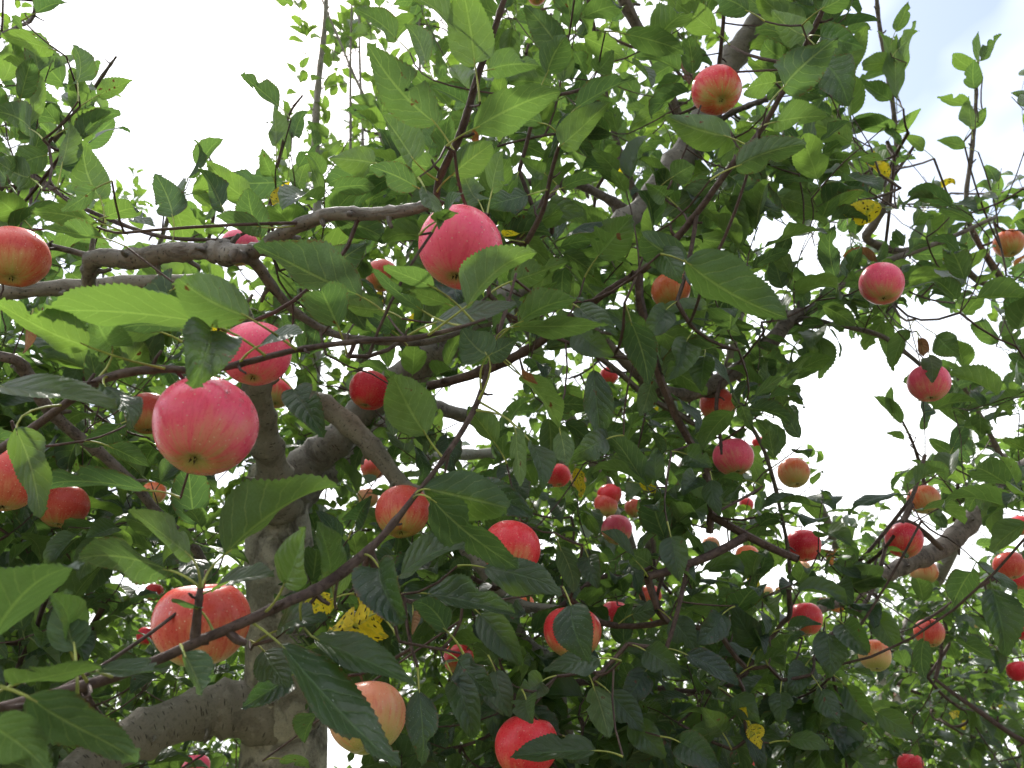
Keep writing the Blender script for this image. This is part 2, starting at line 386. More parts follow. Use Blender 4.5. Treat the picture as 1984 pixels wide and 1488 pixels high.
# ------------------------------------------------------------------ leaf shapes
def leaf_shape(nseg=8, nhalf=2, ratio=0.6, bend=0.4, curl=0.3, fold=0.2, cup=0.0, wave=0.03, twist=0.0, sick=0.0, serr=0.0, bites=(), seed=0, petiole=0.22):
    """unit-length leaf: base at the origin, tip on +x, upper face +z. Returns verts, quads, uvs"""
    r = random.Random(seed); ph1, ph2 = r.uniform(0, 6.28), r.uniform(0, 6.28)
    us = np.linspace(0, 1, nseg + 1)
    def half(u):                                       # broad ovate blade with a short point
        a = min(1.0, max(0.0, u))
        body = math.sin(math.pi * min(1.0, a * 1.02) ** 0.82)
        return 0.5 * ratio * max(body, 0.0) ** 0.72 * (1 - 0.20 * a ** 2) if a < 0.93 else 0.5 * ratio * 0.345 * ((1 - a) / 0.07) ** 1.15
    # spine bent as an arc: droop along the whole blade (bend) and a recurved tip (curl)
    th = -(bend * us + curl * us ** 4); ds = 1.0 / nseg
    thm = np.concatenate([[0], 0.5 * (th[1:] + th[:-1])])
    sx = np.concatenate([[0], np.cumsum(np.cos(thm[1:]) * ds)]); sz = np.concatenate([[0], np.cumsum(np.sin(thm[1:]) * ds)])
    verts, uvs = [], []
    js = np.linspace(-1, 1, 2 * nhalf + 1)
    for i, u in enumerate(us):
        for j in js:
            h = half(u) if 0 < i < nseg else 0.0012
            s = 1 if j > 0 else -1
            for (bs, b0, bw, bd) in bites:
                if bs == s and abs(j) > 0.3: h *= 1 - bd * math.exp(-((u - b0) / bw) ** 2)
            if serr and abs(j) == 1 and 0 < i < nseg: h *= 1 + (serr if i % 2 else -serr)
            y = j * h
            z = fold * abs(y) + cup * y * y / max(ratio, .1)
            z += wave * abs(j) ** 2 * (math.sin(u * 9 + ph1 + s * 1.3) + 0.5 * math.sin(u * 17 + ph2 * s))
            y += sick * u * (1 - u)
            if twist:
                t = twist * u; y, z = y * math.cos(t) - z * math.sin(t), y * math.sin(t) + z * math.cos(t)
            c, sn = math.cos(th[i]), math.sin(th[i])
            back = 0.012 * abs(j) if serr and i % 2 == 0 and abs(j) == 1 else 0.0
            verts.append((sx[i] - sn * z - back, y, sz[i] + c * z)); uvs.append((u, 0.5 + 0.5 * j))
    S = 2 * nhalf + 1
    quads = [(i * S + k, (i + 1) * S + k, (i + 1) * S + k + 1, i * S + k + 1) for i in range(nseg) for k in range(2 * nhalf)]
    verts = np.array(verts); uvs = np.array(uvs)
    # put the tip back onto the x axis
    tip = verts[nseg * S + nhalf]; a = math.atan2(tip[2], tip[0]); c, s_ = math.cos(a), math.sin(a)
    verts = np.stack([verts[:, 0] * c + verts[:, 2] * s_, verts[:, 1], -verts[:, 0] * s_ + verts[:, 2] * c], 1)
    verts[:, 0] /= math.hypot(tip[0], tip[2])
    if petiole:
        b = len(verts); w = 0.011
        pv = []
        for t in (0.0, 0.5, 1.0):
            xx = -petiole * (1 - t); zz = -0.05 * (1 - t) ** 1.5
            pv += [(xx, -w, zz), (xx, 0, zz + w * 1.5), (xx, w, zz), (xx, 0, zz - w * 1.5)]
        verts = np.vstack([verts, pv]); uvs = np.vstack([uvs, [(0.02, 0.5)] * 12])
        for i in range(2):
            for k in range(4):
                quads.append((b + i * 4 + k, b + i * 4 + (k + 1) % 4, b + (i + 1) * 4 + (k + 1) % 4, b + (i + 1) * 4 + k))
    return verts, np.array(quads), uvs

def leaf_params(i, r):
    bites = []
    if r.random() < 0.30: bites.append((r.choice((-1, 1)), r.uniform(0.25, 0.8), r.uniform(0.04, 0.10), r.uniform(0.3, 0.75)))
    if r.random() < 0.12: bites.append((r.choice((-1, 1)), r.uniform(0.4, 0.9), r.uniform(0.03, 0.06), r.uniform(0.4, 0.8)))
    return dict(ratio=r.uniform(0.46, 0.62), bend=r.uniform(-0.1, 0.9), curl=r.choice((0, 0.2, 0.5, 1.0, 1.6)), fold=r.uniform(0.0, 0.85), cup=r.uniform(-0.9, 0.9), wave=r.uniform(0.015, 0.052),
                twist=r.uniform(-0.6, 0.6), sick=r.uniform(-0.15, 0.15), bites=bites, seed=i)
_r = random.Random(77)
NVAR = 24
PARAMS = [leaf_params(i, _r) for i in range(NVAR)]
LEAF_HI = [leaf_shape(nseg=30, nhalf=3, serr=0.032, **p) for p in PARAMS]
LEAF_MID = [leaf_shape(nseg=12, nhalf=2, serr=0.03, **p) for p in PARAMS]
LEAF_LOW = [leaf_shape(nseg=4, nhalf=1, **{**p, 'bites': (), 'petiole': 0}) for p in PARAMS]
LEAF_HI_MESH = {}
def leaf_hi_mesh(i, kind):
    if (i, kind) not in LEAF_HI_MESH:
        v, q, uv = LEAF_HI[i]; LEAF_HI_MESH[(i, kind)] = mesh_from("leaf", v, q, MAT[kind], uv)
    return LEAF_HI_MESH[(i, kind)]

# ------------------------------------------------------------------ where the photograph shows open sky (no foliage grows there)
MS = 4
MW, MH = 1984 // MS, 1488 // MS
def poly_mask(polys):
    yy, xx = np.mgrid[0:MH, 0:MW]; xx = (xx + 0.5) * MS; yy = (yy + 0.5) * MS
    m = np.zeros((MH, MW), bool)
    for P in polys:
        ins = np.zeros((MH, MW), bool); n = len(P)
        for i in range(n):
            x1, y1 = P[i]; x2, y2 = P[(i + 1) % n]
            if y1 == y2: continue
            c = ((y1 > yy) != (y2 > yy)) & (xx < (x2 - x1) * (yy - y1) / (y2 - y1) + x1)
            ins ^= c
        m |= ins
    return m
SKY_POLYS = [
    [(150, -5), (545, -5), (560, 60), (575, 120), (470, 140), (465, 160), (530, 215), (500, 290), (515, 385), (470, 365), (440, 310), (415, 265), (370, 290),
     (330, 325), (300, 300), (265, 290), (240, 240), (265, 160), (250, 95), (200, 120), (165, 70)],
    [(1660, -5), (1990, -5), (1990, 325), (1905, 330), (1850, 330), (1800, 330), (1770, 300), (1720, 270), (1660, 265), (1650, 200), (1680, 90)],
    [(1555, 770), (1535, 730), (1600, 715), (1625, 675), (1690, 660), (1745, 705), (1755, 790), (1800, 800), (1850, 790), (1860, 850), (1800, 880), (1740, 900), (1720, 955), (1650, 1000), (1600, 960), (1610, 900), (1580, 830)],
    [(1755, 585), (1830, 595), (1850, 640), (1760, 640)], [(1850, 640), (1900, 620), (1930, 680), (1880, 700)],
    [(880, 740), (950, 715), (1010, 690), (1010, 735), (985, 800), (950, 850), (890, 865), (865, 800)],
    [(632, 1375), (665, 1400), (690, 1465), (765, 1470), (775, 1490), (630, 1490)],
    [(95, 505), (165, 520), (160, 548), (100, 550)], [(185, 468), (335, 470), (330, 482), (200, 488)],
    [(1440, 440), (1480, 460), (1470, 500), (1440, 480)], [(1560, 540), (1605, 520), (1610, 545), (1570, 570)],
    [(1340, 1010), (1390, 1040), (1395, 1130), (1350, 1110)], [(1215, 1030), (1285, 1040), (1285, 1080), (1220, 1070)],
    [(1850, 1050), (1920, 1040), (1900, 1110), (1830, 1130)], [(200, 1120), (275, 1110), (300, 1150), (230, 1165)],
    [(1490, 700), (1525, 720), (1500, 735)], [(1860, 570), (1930, 590), (1900, 640)], [(1620, 850), (1700, 950), (1640, 960)],
    [(1560, 360), (1610, 330), (1640, 370), (1590, 400)], [(1760, 500), (1800, 505), (1790, 530), (1760, 525)],
    [(1480, 430), (1520, 410), (1540, 450), (1500, 470)], [(1600, 440), (1640, 440), (1630, 480), (1600, 480)],
    [(1730, 640), (1790, 650), (1760, 670)], [(1880, 660), (1960, 680), (1950, 760), (1900, 740)], [(1740, 330), (1790, 350), (1770, 400), (1735, 380)],
    [(560, 250), (590, 230), (590, 330), (555, 350)], [(640, 180), (670, 170), (670, 260), (645, 280)],
]
SKYM = poly_mask(SKY_POLYS)
KEEPZ = np.zeros((MH, MW), np.float32)            # leaves nearer than this would hide something the photograph shows
def keep_disc(px, py, rx, ry, z):
    yy, xx = np.mgrid[0:MH, 0:MW]; xx = (xx + 0.5) * MS; yy = (yy + 0.5) * MS
    m = ((xx - px) / rx) ** 2 + ((yy - py) / ry) ** 2 < 1
    KEEPZ[m] = np.maximum(KEEPZ[m], z)

def lookup(mask, px, py, fill=0):
    ix = np.floor(px / MS).astype(int); iy = np.floor(py / MS).astype(int)
    ok = (ix >= 0) & (ix < MW) & (iy >= 0) & (iy < MH)
    out = np.full(ix.shape, fill, mask.dtype); out[ok] = mask[iy[ok], ix[ok]]
    return out

# ------------------------------------------------------------------ the setting
gv = []; G = 40
xs = np.concatenate([-np.geomspace(1200, 0.8, G), np.geomspace(0.8, 1200, G)])
grid = [(x, y, 0.05 * mnoise.noise(Vector((x * .35, y * .35, 0))) - 0.02 if abs(x) < 60 and abs(y) < 60 else -0.02) for y in xs for x in xs]
n2 = 2 * G
gf = [(i * n2 + j, i * n2 + j + 1, (i + 1) * n2 + j + 1, (i + 1) * n2 + j) for i in range(n2 - 1) for j in range(n2 - 1)]
ground = link("ground", mesh_from("ground", grid, gf, MAT['ground'])); ground["kind"] = "structure"

# ------------------------------------------------------------------ trees: roots and skeleton nodes
class Tree: pass
TREES = {}
def new_tree(key, base, label, group=None, name="apple_tree"):
    t = Tree(); t.key = key; t.base = np.array([base[0], base[1], 0.0])
    o = bpy.data.objects.new(name, None); COL.objects.link(o); o.location = t.base
    o.empty_display_size = 0.2
    o["label"] = label; o["category"] = "tree"; o["group"] = group or "apple trees in the orchard"
    t.root = o; t.nodes = []; t.leaves = []; t.twigs = []; t.apple_seeds = []
    TREES[key] = t
    return t

def add_nodes(t, path, parent=-1):
    for p in path: t.nodes.append(np.asarray(p))

def trace(key, name, pts, z0, z1, mat, sides=10, clear=0.0, bumpy=0.05, density=5, zs=None):
    """a limb or twig along photograph points (px, py, width px) with its depth running from z0 to z1"""
    t = TREES[key]; n = len(pts)
    zz = zs if zs is not None else np.linspace(z0, z1, n)
    P = np.array([at(p[0], p[1], z) for p, z in zip(pts, zz)])
    R = np.array([p[2] * 0.5 * z / FPX for p, z in zip(pts, zz)])
    path = catmull(P, density); rad = np.interp(np.linspace(0, 1, len(path)), np.linspace(0, 1, n), R)
    rr = random.Random(len(t.nodes)); stubs = []
    lens = np.concatenate([[0], np.cumsum(np.linalg.norm(np.diff(path, axis=0), axis=1))]); nx = 0.03
    swell = np.ones(len(path))
    for i in range(2, len(path) - 2):
        if lens[i] > nx and rad[i] > 0.0022:
            nx = lens[i] + rr.uniform(0.03, 0.09)
            swell[i] = rr.uniform(1.08, 1.28)
            tg = nrm(path[i + 1] - path[i - 1]); sd_ = nrm(np.cross(tg, nrm(np.array([rr.gauss(0, 1), rr.gauss(0, 1), rr.gauss(0, 1)])))); ln_ = rr.uniform(0.005, 0.014) + rad[i] * 0.4
            e1 = path[i] + sd_ * (rad[i] * 0.6); e2 = path[i] + sd_ * (rad[i] + ln_ * 0.5) + tg * ln_ * 0.2; e3 = path[i] + sd_ * (rad[i] + ln_) + tg * ln_ * 0.6
            r_ = min(0.0045, rad[i] * 0.5); stubs.append(tube(np.array([e1, e2, e3]), [r_ * 1.2, r_ * 0.8, r_ * 0.7], 6))
    rad = rad * swell
    v, q, uv = tube(path, rad, sides, bumpy * 1.5, seed=len(t.nodes) * 0.37)
    for sv, sq, su in stubs:
        q = q + [tuple(k + len(v) for k in f) for f in sq]; v = np.vstack([v, sv]); uv = np.vstack([uv, su])
    o = link(name, mesh_from(name, v - t.base, fix_tris(q), MAT[mat], uv), t.root)
    add_nodes(t, path)
    if clear:
        for p, r, z in zip(path[::2], rad[::2], np.interp(np.linspace(0, 1, len(path)), np.linspace(0, 1, n), zz)[::2]):
            x, y, zc = proj(p); rr = max(5, FPX * r / z * clear); keep_disc(x[0], y[0], rr, rr, z)
    return o
def ground_under(px, py, z):
    p = at(px, py, z); return (p[0], p[1])

new_tree('M', ground_under(548, 1488, 1.75), "near apple tree with rough grey forked trunk, its boughs reaching over the viewer", "apple trees in the orchard")
new_tree('R', (2.35, 2.45), "apple tree whose bough and tall silvery shoots reach in from beyond the right edge")
new_tree('L', (-1.75, 1.75), "apple tree whose leafy twigs hang in at the upper left edge")
new_tree('B1', ground_under(120, 1488, 3.9), "leafy apple tree behind the thick low bough of the forked trunk")
new_tree('B2', ground_under(565, 1488, 3.5), "tall apple tree with a thin grey upright stem rising directly behind the forked trunk")
new_tree('C2', ground_under(1235, 1488, 3.9), "apple tree behind the middle of the near crown, hung with small red apples")
new_tree('C3', ground_under(1720, 1488, 4.3), "apple tree half hidden behind the bough reaching in from the right")

# ---- main tree: trunk and limbs
tb = TREES['M'].base
p_bot = at(548, 1488, 1.75)
t = TREES['M']
tp = [np.array([tb[0] - 0.03, tb[1] + 0.02, -0.05]), np.array([tb[0] - 0.01, tb[1], 0.5])] + [at(548, 1488, 1.75), at(552, 1350, 1.75), at(545, 1180, 1.75), at(540, 1050, 1.76), at(532, 960, 1.77), at(520, 900, 1.78)]
tr_ = [0.125, 0.10, 0.091, 0.088, 0.074, 0.072, 0.062, 0.045]
path = catmull(tp, 7); rad = np.interp(np.linspace(0, 1, len(path)), np.linspace(0, 1, len(tp)), tr_)
v, q, uv = tube(path, rad, 28, 0.10, seed=3.3)
link("trunk", mesh_from("trunk", v - tb, fix_tris(q), MAT['trunk'], uv), t.root); add_nodes(t, path)
for px, py, rx, ry in ((545, 1440, 70, 70), (520, 1340, 50, 60), (500, 1260, 28, 60), (505, 820, 26, 60), (545, 930, 55, 45), (640, 860, 55, 40), (700, 805, 45, 35), (495, 930, 28, 60), (590, 900, 45, 40), (560, 1040, 40, 40)): keep_disc(px, py, rx, ry, 1.7)

trace('M', "limb", [(520, 1372, 150), (470, 1372, 108), (400, 1378, 90), (300, 1412, 84), (200, 1462, 84), (90, 1545, 84), (-150, 1650, 84), (-500, 1560, 70), (-640, 1200, 50)], 1.74, 0.9, 'bough', 16, clear=0.9, zs=[1.74, 1.70, 1.66, 1.58, 1.50, 1.40, 1.2, 1.05, 0.95])
trace('M', "limb", [(545, 985, 92), (535, 935, 66), (515, 850, 52), (503, 780, 50), (490, 700, 46), (475, 630, 42), (440, 575, 38), (350, 548, 32), (160, 556, 30), (0, 567, 28), (-200, 590, 22)], 1.72, 1.25, 'bough', 14, clear=0.8)
trace('M', "limb", [(545, 985, 96), (560, 940, 84), (600, 895, 70), (650, 855, 62), (700, 800, 58), (780, 730, 58), (850, 680, 58), (980, 590, 56), (1120, 500, 60), (1235, 425, 64), (1290, 350, 58), (1345, 272, 56), (1385, 180, 48), (1425, 105, 44), (1475, 30, 40), (1530, -120, 36), (1600, -350, 24)], 1.73, 1.95, 'limb', 14, clear=0.0)
trace('M', "limb", [(545, 1010, 80), (590, 950, 56), (660, 890, 50), (720, 840, 44), (800, 790, 34), (880, 800, 26), (960, 830, 20)], 1.8, 2.3, 'limb', 12)
trace('M', "limb", [(600, 770, 30), (628, 785, 42), (690, 835, 40), (740, 890, 34), (780, 940, 30), (850, 985, 31), (893, 1045, 31), (930, 1095, 28), (1000, 1168, 22), (1080, 1182, 18), (1180, 1200, 14)], 1.62, 1.45, 'bough', 12, clear=0.7)
trace('M', "branch", [(930, 1095, 24), (1013, 1237, 22), (1063, 1278, 26), (1078, 1341, 26), (1098, 1410, 25), (1108, 1490, 24), (1112, 1600, 20)], 1.5, 1.6, 'limb', 10, clear=0.4)
trace('M', "branch", [(172, 556, 26), (174, 520, 28), (188, 500, 34), (260, 502, 40), (330, 490, 37), (400, 487, 33), (430, 489, 44), (452, 492, 40), (500, 482, 26), (560, 446, 27), (640, 416, 27), (720, 415, 25), (800, 405, 24), (845, 388, 20)], 1.22, 0.88, 'limb', 14, clear=1.0, bumpy=0.12, density=7)
trace('M', "branch", [(455, 495, 26), (490, 505, 24), (535, 565, 19), (580, 610, 16), (650, 648, 14), (740, 662, 14), (830, 662, 13), (900, 640, 10)], 0.99, 1.3, 'branch', 10, clear=0.0)
trace('M', "twig", [(-60, 300, 9), (60, 340, 10), (100, 365, 9), (150, 398, 9), (250, 440, 8), (330, 461, 8), (430, 465, 7)], 1.5, 1.2, 'twig', 7, clear=0.4)
trace('M', "twig", [(-40, 440, 14), (60, 470, 13), (120, 482, 12), (180, 498, 12)], 1.2, 1.22, 'branch', 8)
# twigs that reach towards the viewer
trace('M', "twig", [(-640, 1200, 34), (-300, 1000, 28), (-60, 900, 20), (40, 845, 17), (110, 795, 16), (180, 745, 17), (235, 724, 18), (310, 715, 15), (380, 718, 14), (425, 714, 13), (490, 699, 13), (560, 681, 12), (640, 668, 11), (720, 659, 11), (800, 655, 11), (865, 641, 9), (905, 630, 7), (940, 618, 5)], 0.95, 0.72, 'twig', 10, clear=1.0, bumpy=0.08, zs=[0.95, 0.86, 0.78, .74, .72, .70, .68, .67, .66, .66, .66, .66, .66, .67, .68, .69, .70, .71])
trace('M', "branch", [(-260, 660, 20), (0, 690, 20), (48, 718, 25), (88, 785, 24), (135, 832, 22), (200, 882, 20), (270, 950, 19), (312, 1002, 18), (378, 1062, 18), (402, 1125, 15)], 1.05, 1.3, 'branch', 10, clear=0.6)
trace('M', "twig", [(-640, 1200, 30), (-400, 1360, 26), (-120, 1385, 20), (0, 1370, 19), (100, 1345, 20), (220, 1312, 21), (320, 1272, 20), (400, 1236, 20), (480, 1202, 20), (560, 1165, 21), (620, 1138, 21), (680, 1095, 22), (740, 1040, 15), (800, 966, 11), (860, 888, 10), (918, 795, 12), (948, 710, 11), (968, 640, 9), (985, 585, 7), (1000, 530, 5)], 0.9, 0.8, 'twig', 10, clear=1.0, bumpy=0.10, zs=[.95, .72, .60, .58, .58, .58, .59, .60, .61, .63, .66, .68, .70, .72, .74, .77, .80, .82, .84, .86])
trace('M', "spur", [(378, 1242, 22), (381, 1205, 18), (384, 1175, 16), (388, 1140, 12)], 0.60, 0.60, 'twig', 8, density=4, clear=1.0)
trace('M', "spur", [(440, 1222, 16), (458, 1238, 18), (475, 1246, 14)], 0.605, 0.60, 'twig', 8, density=4, clear=1.0)
trace('M', "twig", [(845, 390, 14), (850, 350, 13), (868, 310, 15), (888, 270, 16), (905, 220, 15), (928, 140, 14), (955, 65, 12), (978, -5, 11), (1005, -90, 9), (1030, -180, 6)], 0.88, 0.80, 'twig', 10, clear=1.0)
trace('M', "twig", [(1020, 470, 12), (1040, 432, 11), (1055, 398, 10), (1066, 345, 9), (1080, 292, 8), (1088, 275, 6)], 1.05, 0.98, 'twig', 8, clear=1.0)
trace('M', "twig", [(830, 748, 18), (885, 735, 18), (945, 715, 20), (1005, 687, 18), (1065, 650, 16), (1130, 600, 15), (1190, 556, 14), (1250, 520, 14), (1310, 462, 14), (1360, 400, 13), (1412, 328, 12), (1470, 258, 11), (1518, 175, 10), (1560, 90, 11), (1598, 10, 10), (1625, -70, 8)], 1.35, 1.0, 'twig', 10, clear=0.9)
trace('M', "branch", [(1190, -60, 24), (1208, 0, 22), (1250, 80, 21), (1284, 150, 21), (1318, 235, 20), (1345, 275, 18)], 1.75, 1.9, 'branch', 9, clear=0.6)
trace('M', "twig", [(1132, -40, 9), (1148, 40, 9), (1158, 90, 9), (1170, 160, 9), (1185, 240, 11), (1210, 320, 14), (1235, 390, 16), (1250, 425, 18)], 1.7, 1.93, 'branch', 8, clear=0.6)
trace('M', "branch", [(940, 362, 14), (985, 357, 16), (1050, 352, 16), (1105, 354, 16), (1160, 376, 17), (1235, 420, 20)], 1.7, 1.93, 'branch', 9, clear=0.8)
trace('M', "twig", [(1395, -40, 8), (1402, 20, 8), (1398, 80, 8), (1392, 135, 8), (1386, 190, 7)], 1.5, 1.6, 'twig', 7, clear=0.6)
trace('M', "twig", [(1360, 262, 12), (1412, 222, 12), (1450, 205, 11), (1490, 188, 11), (1540, 150, 8)], 1.92, 1.7, 'branch', 8, clear=1.0)
trace('M', "limb", [(1130, 620, 20), (1200, 690, 20), (1262, 745, 24), (1310, 764, 26), (1350, 760, 26), (1400, 735, 29), (1460, 696, 31), (1505, 650, 31), (1535, 612, 22), (1575, 598, 17), (1622, 560, 14), (1685, 518, 12), (1740, 498, 11), (1830, 465, 9), (1930, 420, 7)], 1.55, 2.0, 'branch', 12, clear=0.15)
trace('M', "twig", [(1460, 698, 16), (1540, 622, 11), (1610, 628, 10), (1700, 648, 10), (1750, 680, 9), (1788, 712, 8), (1800, 730, 6)], 1.82, 1.75, 'branch', 8, clear=0.9)
trace('M', "twig", [(1150, 685, 10), (1200, 722, 11), (1245, 762, 11), (1300, 795, 10), (1360, 830, 8)], 1.5, 1.6, 'branch', 8, clear=0.5)
trace('M', "twig", [(1350, 762, 12), (1420, 775, 10), (1445, 812, 9), (1476, 862, 8), (1500, 935, 8), (1514, 1000, 7), (1526, 1060, 7), (1532, 1135, 6)], 1.7, 1.75, 'branch', 8)
trace('M', "twig", [(1395, 740, 8), (1388, 790, 8), (1396, 850, 7), (1398, 880, 5)], 1.55, 1.5, 'twig', 7, clear=1.0)
trace('M', "twig", [(1590, 575, 9), (1640, 552, 8), (1690, 546, 8), (1760, 544, 7), (1815, 540, 6)], 1.9, 1.85, 'branch', 7)
trace('M', "twig", [(1528, 1140, 10), (1530, 1190, 10), (1512, 1212, 9), (1470, 1270, 8), (1428, 1320, 9), (1360, 1340, 9), (1250, 1330, 11), (1150, 1320, 13), (1075, 1330, 15)], 1.5, 1.55, 'twig', 8, clear=0.6)
trace('M', "twig", [(1300, 1150, 7), (1272, 1110, 6), (1262, 1040, 6), (1250, 1000, 6), (1240, 970, 5)], 1.55, 1.7, 'twig', 6, clear=0.6)
trace('M', "twig", [(1080, 1182, 12), (1160, 1120, 10), (1230, 1130, 9), (1260, 1190, 8), (1280, 1130, 7), (1300, 1080, 6)], 1.45, 1.5, 'twig', 7)
# ---- right-hand tree
t = TREES['R']; b = t.base
def plain_trunk(key, top, r0, r1, name="trunk", mat='trunk', lean=0.05):
    t = TREES[key]; b = t.base
    top = np.asarray(top, float)
    pts = [b + [0, 0, -0.05], b * 0.85 + top * 0.15 + [lean, 0, 0], b * 0.5 + top * 0.5 + [-lean, lean, 0], top]
    pts[1][2], pts[2][2] = top[2] * 0.25, top[2] * 0.6
    path = catmull(pts, 6); rad = np.linspace(r0, r1, len(path))
    v, q, uv = tube(path, rad, 14, 0.08, seed=hash(key) % 97 if False else sum(map(ord, key)))
    link(name, mesh_from(name, v - t.base, fix_tris(q), MAT[mat], uv), t.root); add_nodes(t, path)
plain_trunk('R', (2.3, 2.5, 1.6), 0.10, 0.075)
trace('R', "limb", [(2340, 960, 60), (2150, 880, 46), (1984, 908, 34), (1932, 957, 34), (1885, 1005, 36), (1824, 1062, 36), (1760, 1092, 32), (1690, 1128, 26), (1640, 1160, 20), (1560, 1190, 14)], 2.55, 1.9, 'branch', 12, clear=0.0)
trace('R', "branch", [(2150, 880, 30), (2060, 760, 22), (1984, 610, 14), (1930, 560, 13), (1890, 540, 13), (1850, 502, 14), (1800, 486, 14), (1735, 486, 15), (1680, 464, 16), (1690, 440, 18), (1712, 400, 15), (1726, 352, 10), (1737, 310, 9), (1732, 220, 9), (1718, 130, 9), (1704, 50, 8), (1696, -30, 7)], 2.5, 2.2, 'branch', 9, clear=0.8)
trace('R', "shoot", [(2020, 640, 14), (1940, 540, 12), (1880, 440, 10), (1872, 380, 9), (1882, 300, 8), (1890, 210, 7), (1893, 150, 5), (1896, 100, 4)], 2.35, 2.3, 'branch', 8, clear=0.8)
trace('R', "twig", [(1722, 366, 9), (1680, 340, 8), (1640, 310, 7), (1600, 268, 6), (1580, 245, 5)], 2.25, 2.2, 'pale', 7)
trace('R', "twig", [(1728, 345, 7), (1760, 300, 6), (1778, 270, 5)], 2.22, 2.2, 'twig', 6)
trace('R', "twig", [(1984, 908, 14), (1945, 890, 11), (1905, 815, 9), (1866, 748, 8), (1850, 720, 5)], 2.2, 2.0, 'branch', 8, clear=0.8)
trace('R', "twig", [(1824, 1062, 12), (1760, 1010, 8), (1722, 1030, 8), (1708, 1090, 8), (1690, 1142, 8), (1672, 1172, 7), (1640, 1206, 7), (1600, 1235, 6)], 2.0, 1.7, 'twig', 7, clear=0.7)
trace('R', "twig", [(2000, 1060, 10), (1932, 1116, 8), (1870, 1150, 7), (1817, 1187, 6), (1770, 1215, 5)], 2.2, 2.1, 'twig', 7)
trace('R', "twig", [(2100, 1480, 14), (1984, 1436, 10), (1900, 1380, 9), (1850, 1345, 8), (1812, 1316, 6)], 2.0, 2.2, 'twig', 7, clear=0.6)
trace('R', "shoot", [(1800, 980, 8), (1782, 900, 7), (1765, 850, 5), (1740, 800, 4)], 2.3, 2.3, 'twig', 6)
trace('R', "shoot", [(1850, 1010, 8), (1858, 900, 6), (1855, 850, 5), (1857, 800, 4)], 2.5, 2.5, 'twig', 6)
# ---- left-hand tree
plain_trunk('L', (-1.7, 1.8, 1.6), 0.10, 0.07)
trace('L', "branch", [(-420, 900, 40), (-250, 640, 30), (-90, 460, 22), (30, 330, 14), (95, 280, 11), (134, 235, 9), (170, 190, 8), (200, 145, 7), (225, 110, 4)], 2.0, 1.5, 'branch', 9, clear=0.6)
trace('L', "twig", [(-250, 400, 20), (-100, 180, 14), (-20, 85, 9), (30, 55, 8), (62, 36, 7), (70, -10, 6)], 1.9, 1.4, 'twig', 8, clear=0.6)
trace('L', "twig", [(-90, 460, 16), (0, 400, 9), (60, 300, 8), (75, 200, 7), (80, 130, 5)], 1.8, 1.6, 'twig', 7)
# ---- trees behind
plain_trunk('B1', at(110, 1000, 3.9), 0.09, 0.06)
trace('B1', "limb", [(110, 1050, 30), (150, 900, 22), (230, 700, 16), (300, 500, 10), (340, 380, 6)], 3.9, 3.5, 'limb', 9)
trace('B1', "limb", [(110, 1100, 28), (40, 900, 20), (-40, 700, 14), (-120, 560, 10)], 3.9, 3.6, 'limb', 9)
trace('B1', "shoot", [(340, 640, 9), (400, 480, 7), (420, 360, 5), (400, 290, 4)], 3.2, 3.0, 'twig', 6)
plain_trunk('B2', at(575, 1000, 3.5), 0.085, 0.05)
trace('B2', "limb", [(575, 1010, 42), (600, 760, 32), (612, 520, 20), (615, 390, 15), (611, 260, 13), (618, 150, 11), (630, 40, 9), (634, -80, 7)], 3.5, 3.3, 'pale', 9)
trace('B2', "limb", [(585, 900, 28), (700, 700, 20), (800, 520, 14), (860, 380, 8)], 3.5, 3.2, 'limb', 8)
for px0, px1, pz in ((676, 682, 3.0), (700, 695, 3.2), (738, 620, 3.1), (815, 812, 2.9)):
    trace('B2', "shoot", [((px0 + 640) / 2, 620, 8), (px0, 430, 7), (px0 + 3, 280, 6), ((px0 + px1) / 2, 130, 5), (px1, -10, 4)], 3.3, pz, 'pale', 6)
trace('B2', "shoot", [(600, 600, 8), (530, 450, 7), (526, 380, 7), (545, 290, 6), (562, 220, 5), (586, 185, 4)], 2.6, 2.2, 'twig', 6, clear=0.6)
plain_trunk('C2', at(1240, 1150, 3.9), 0.09, 0.06)
trace('C2', "limb", [(1240, 1180, 36), (1200, 1000, 26), (1100, 800, 18), (1020, 640, 12)], 3.9, 3.5, 'limb', 9)
trace('C2', "limb", [(1240, 1160, 34), (1290, 980, 24), (1380, 800, 16), (1440, 600, 10)], 3.9, 3.4, 'limb', 9)
trace('C2', "limb", [(1200, 1000, 20), (1100, 900, 16), (1000, 880, 18), (880, 882, 20), (820, 885, 16)], 3.6, 3.0, 'pale', 8, clear=0.6)
plain_trunk('C3', at(1720, 1250, 4.3), 0.09, 0.06)
trace('C3', "limb", [(1720, 1290, 34), (1800, 1150, 24), (1880, 1000, 16), (1950, 880, 10)], 4.3, 3.9, 'limb', 9)
trace('C3', "limb", [(1720, 1290, 34), (1650, 1120, 22), (1590, 980, 14)], 4.3, 3.9, 'limb', 9)

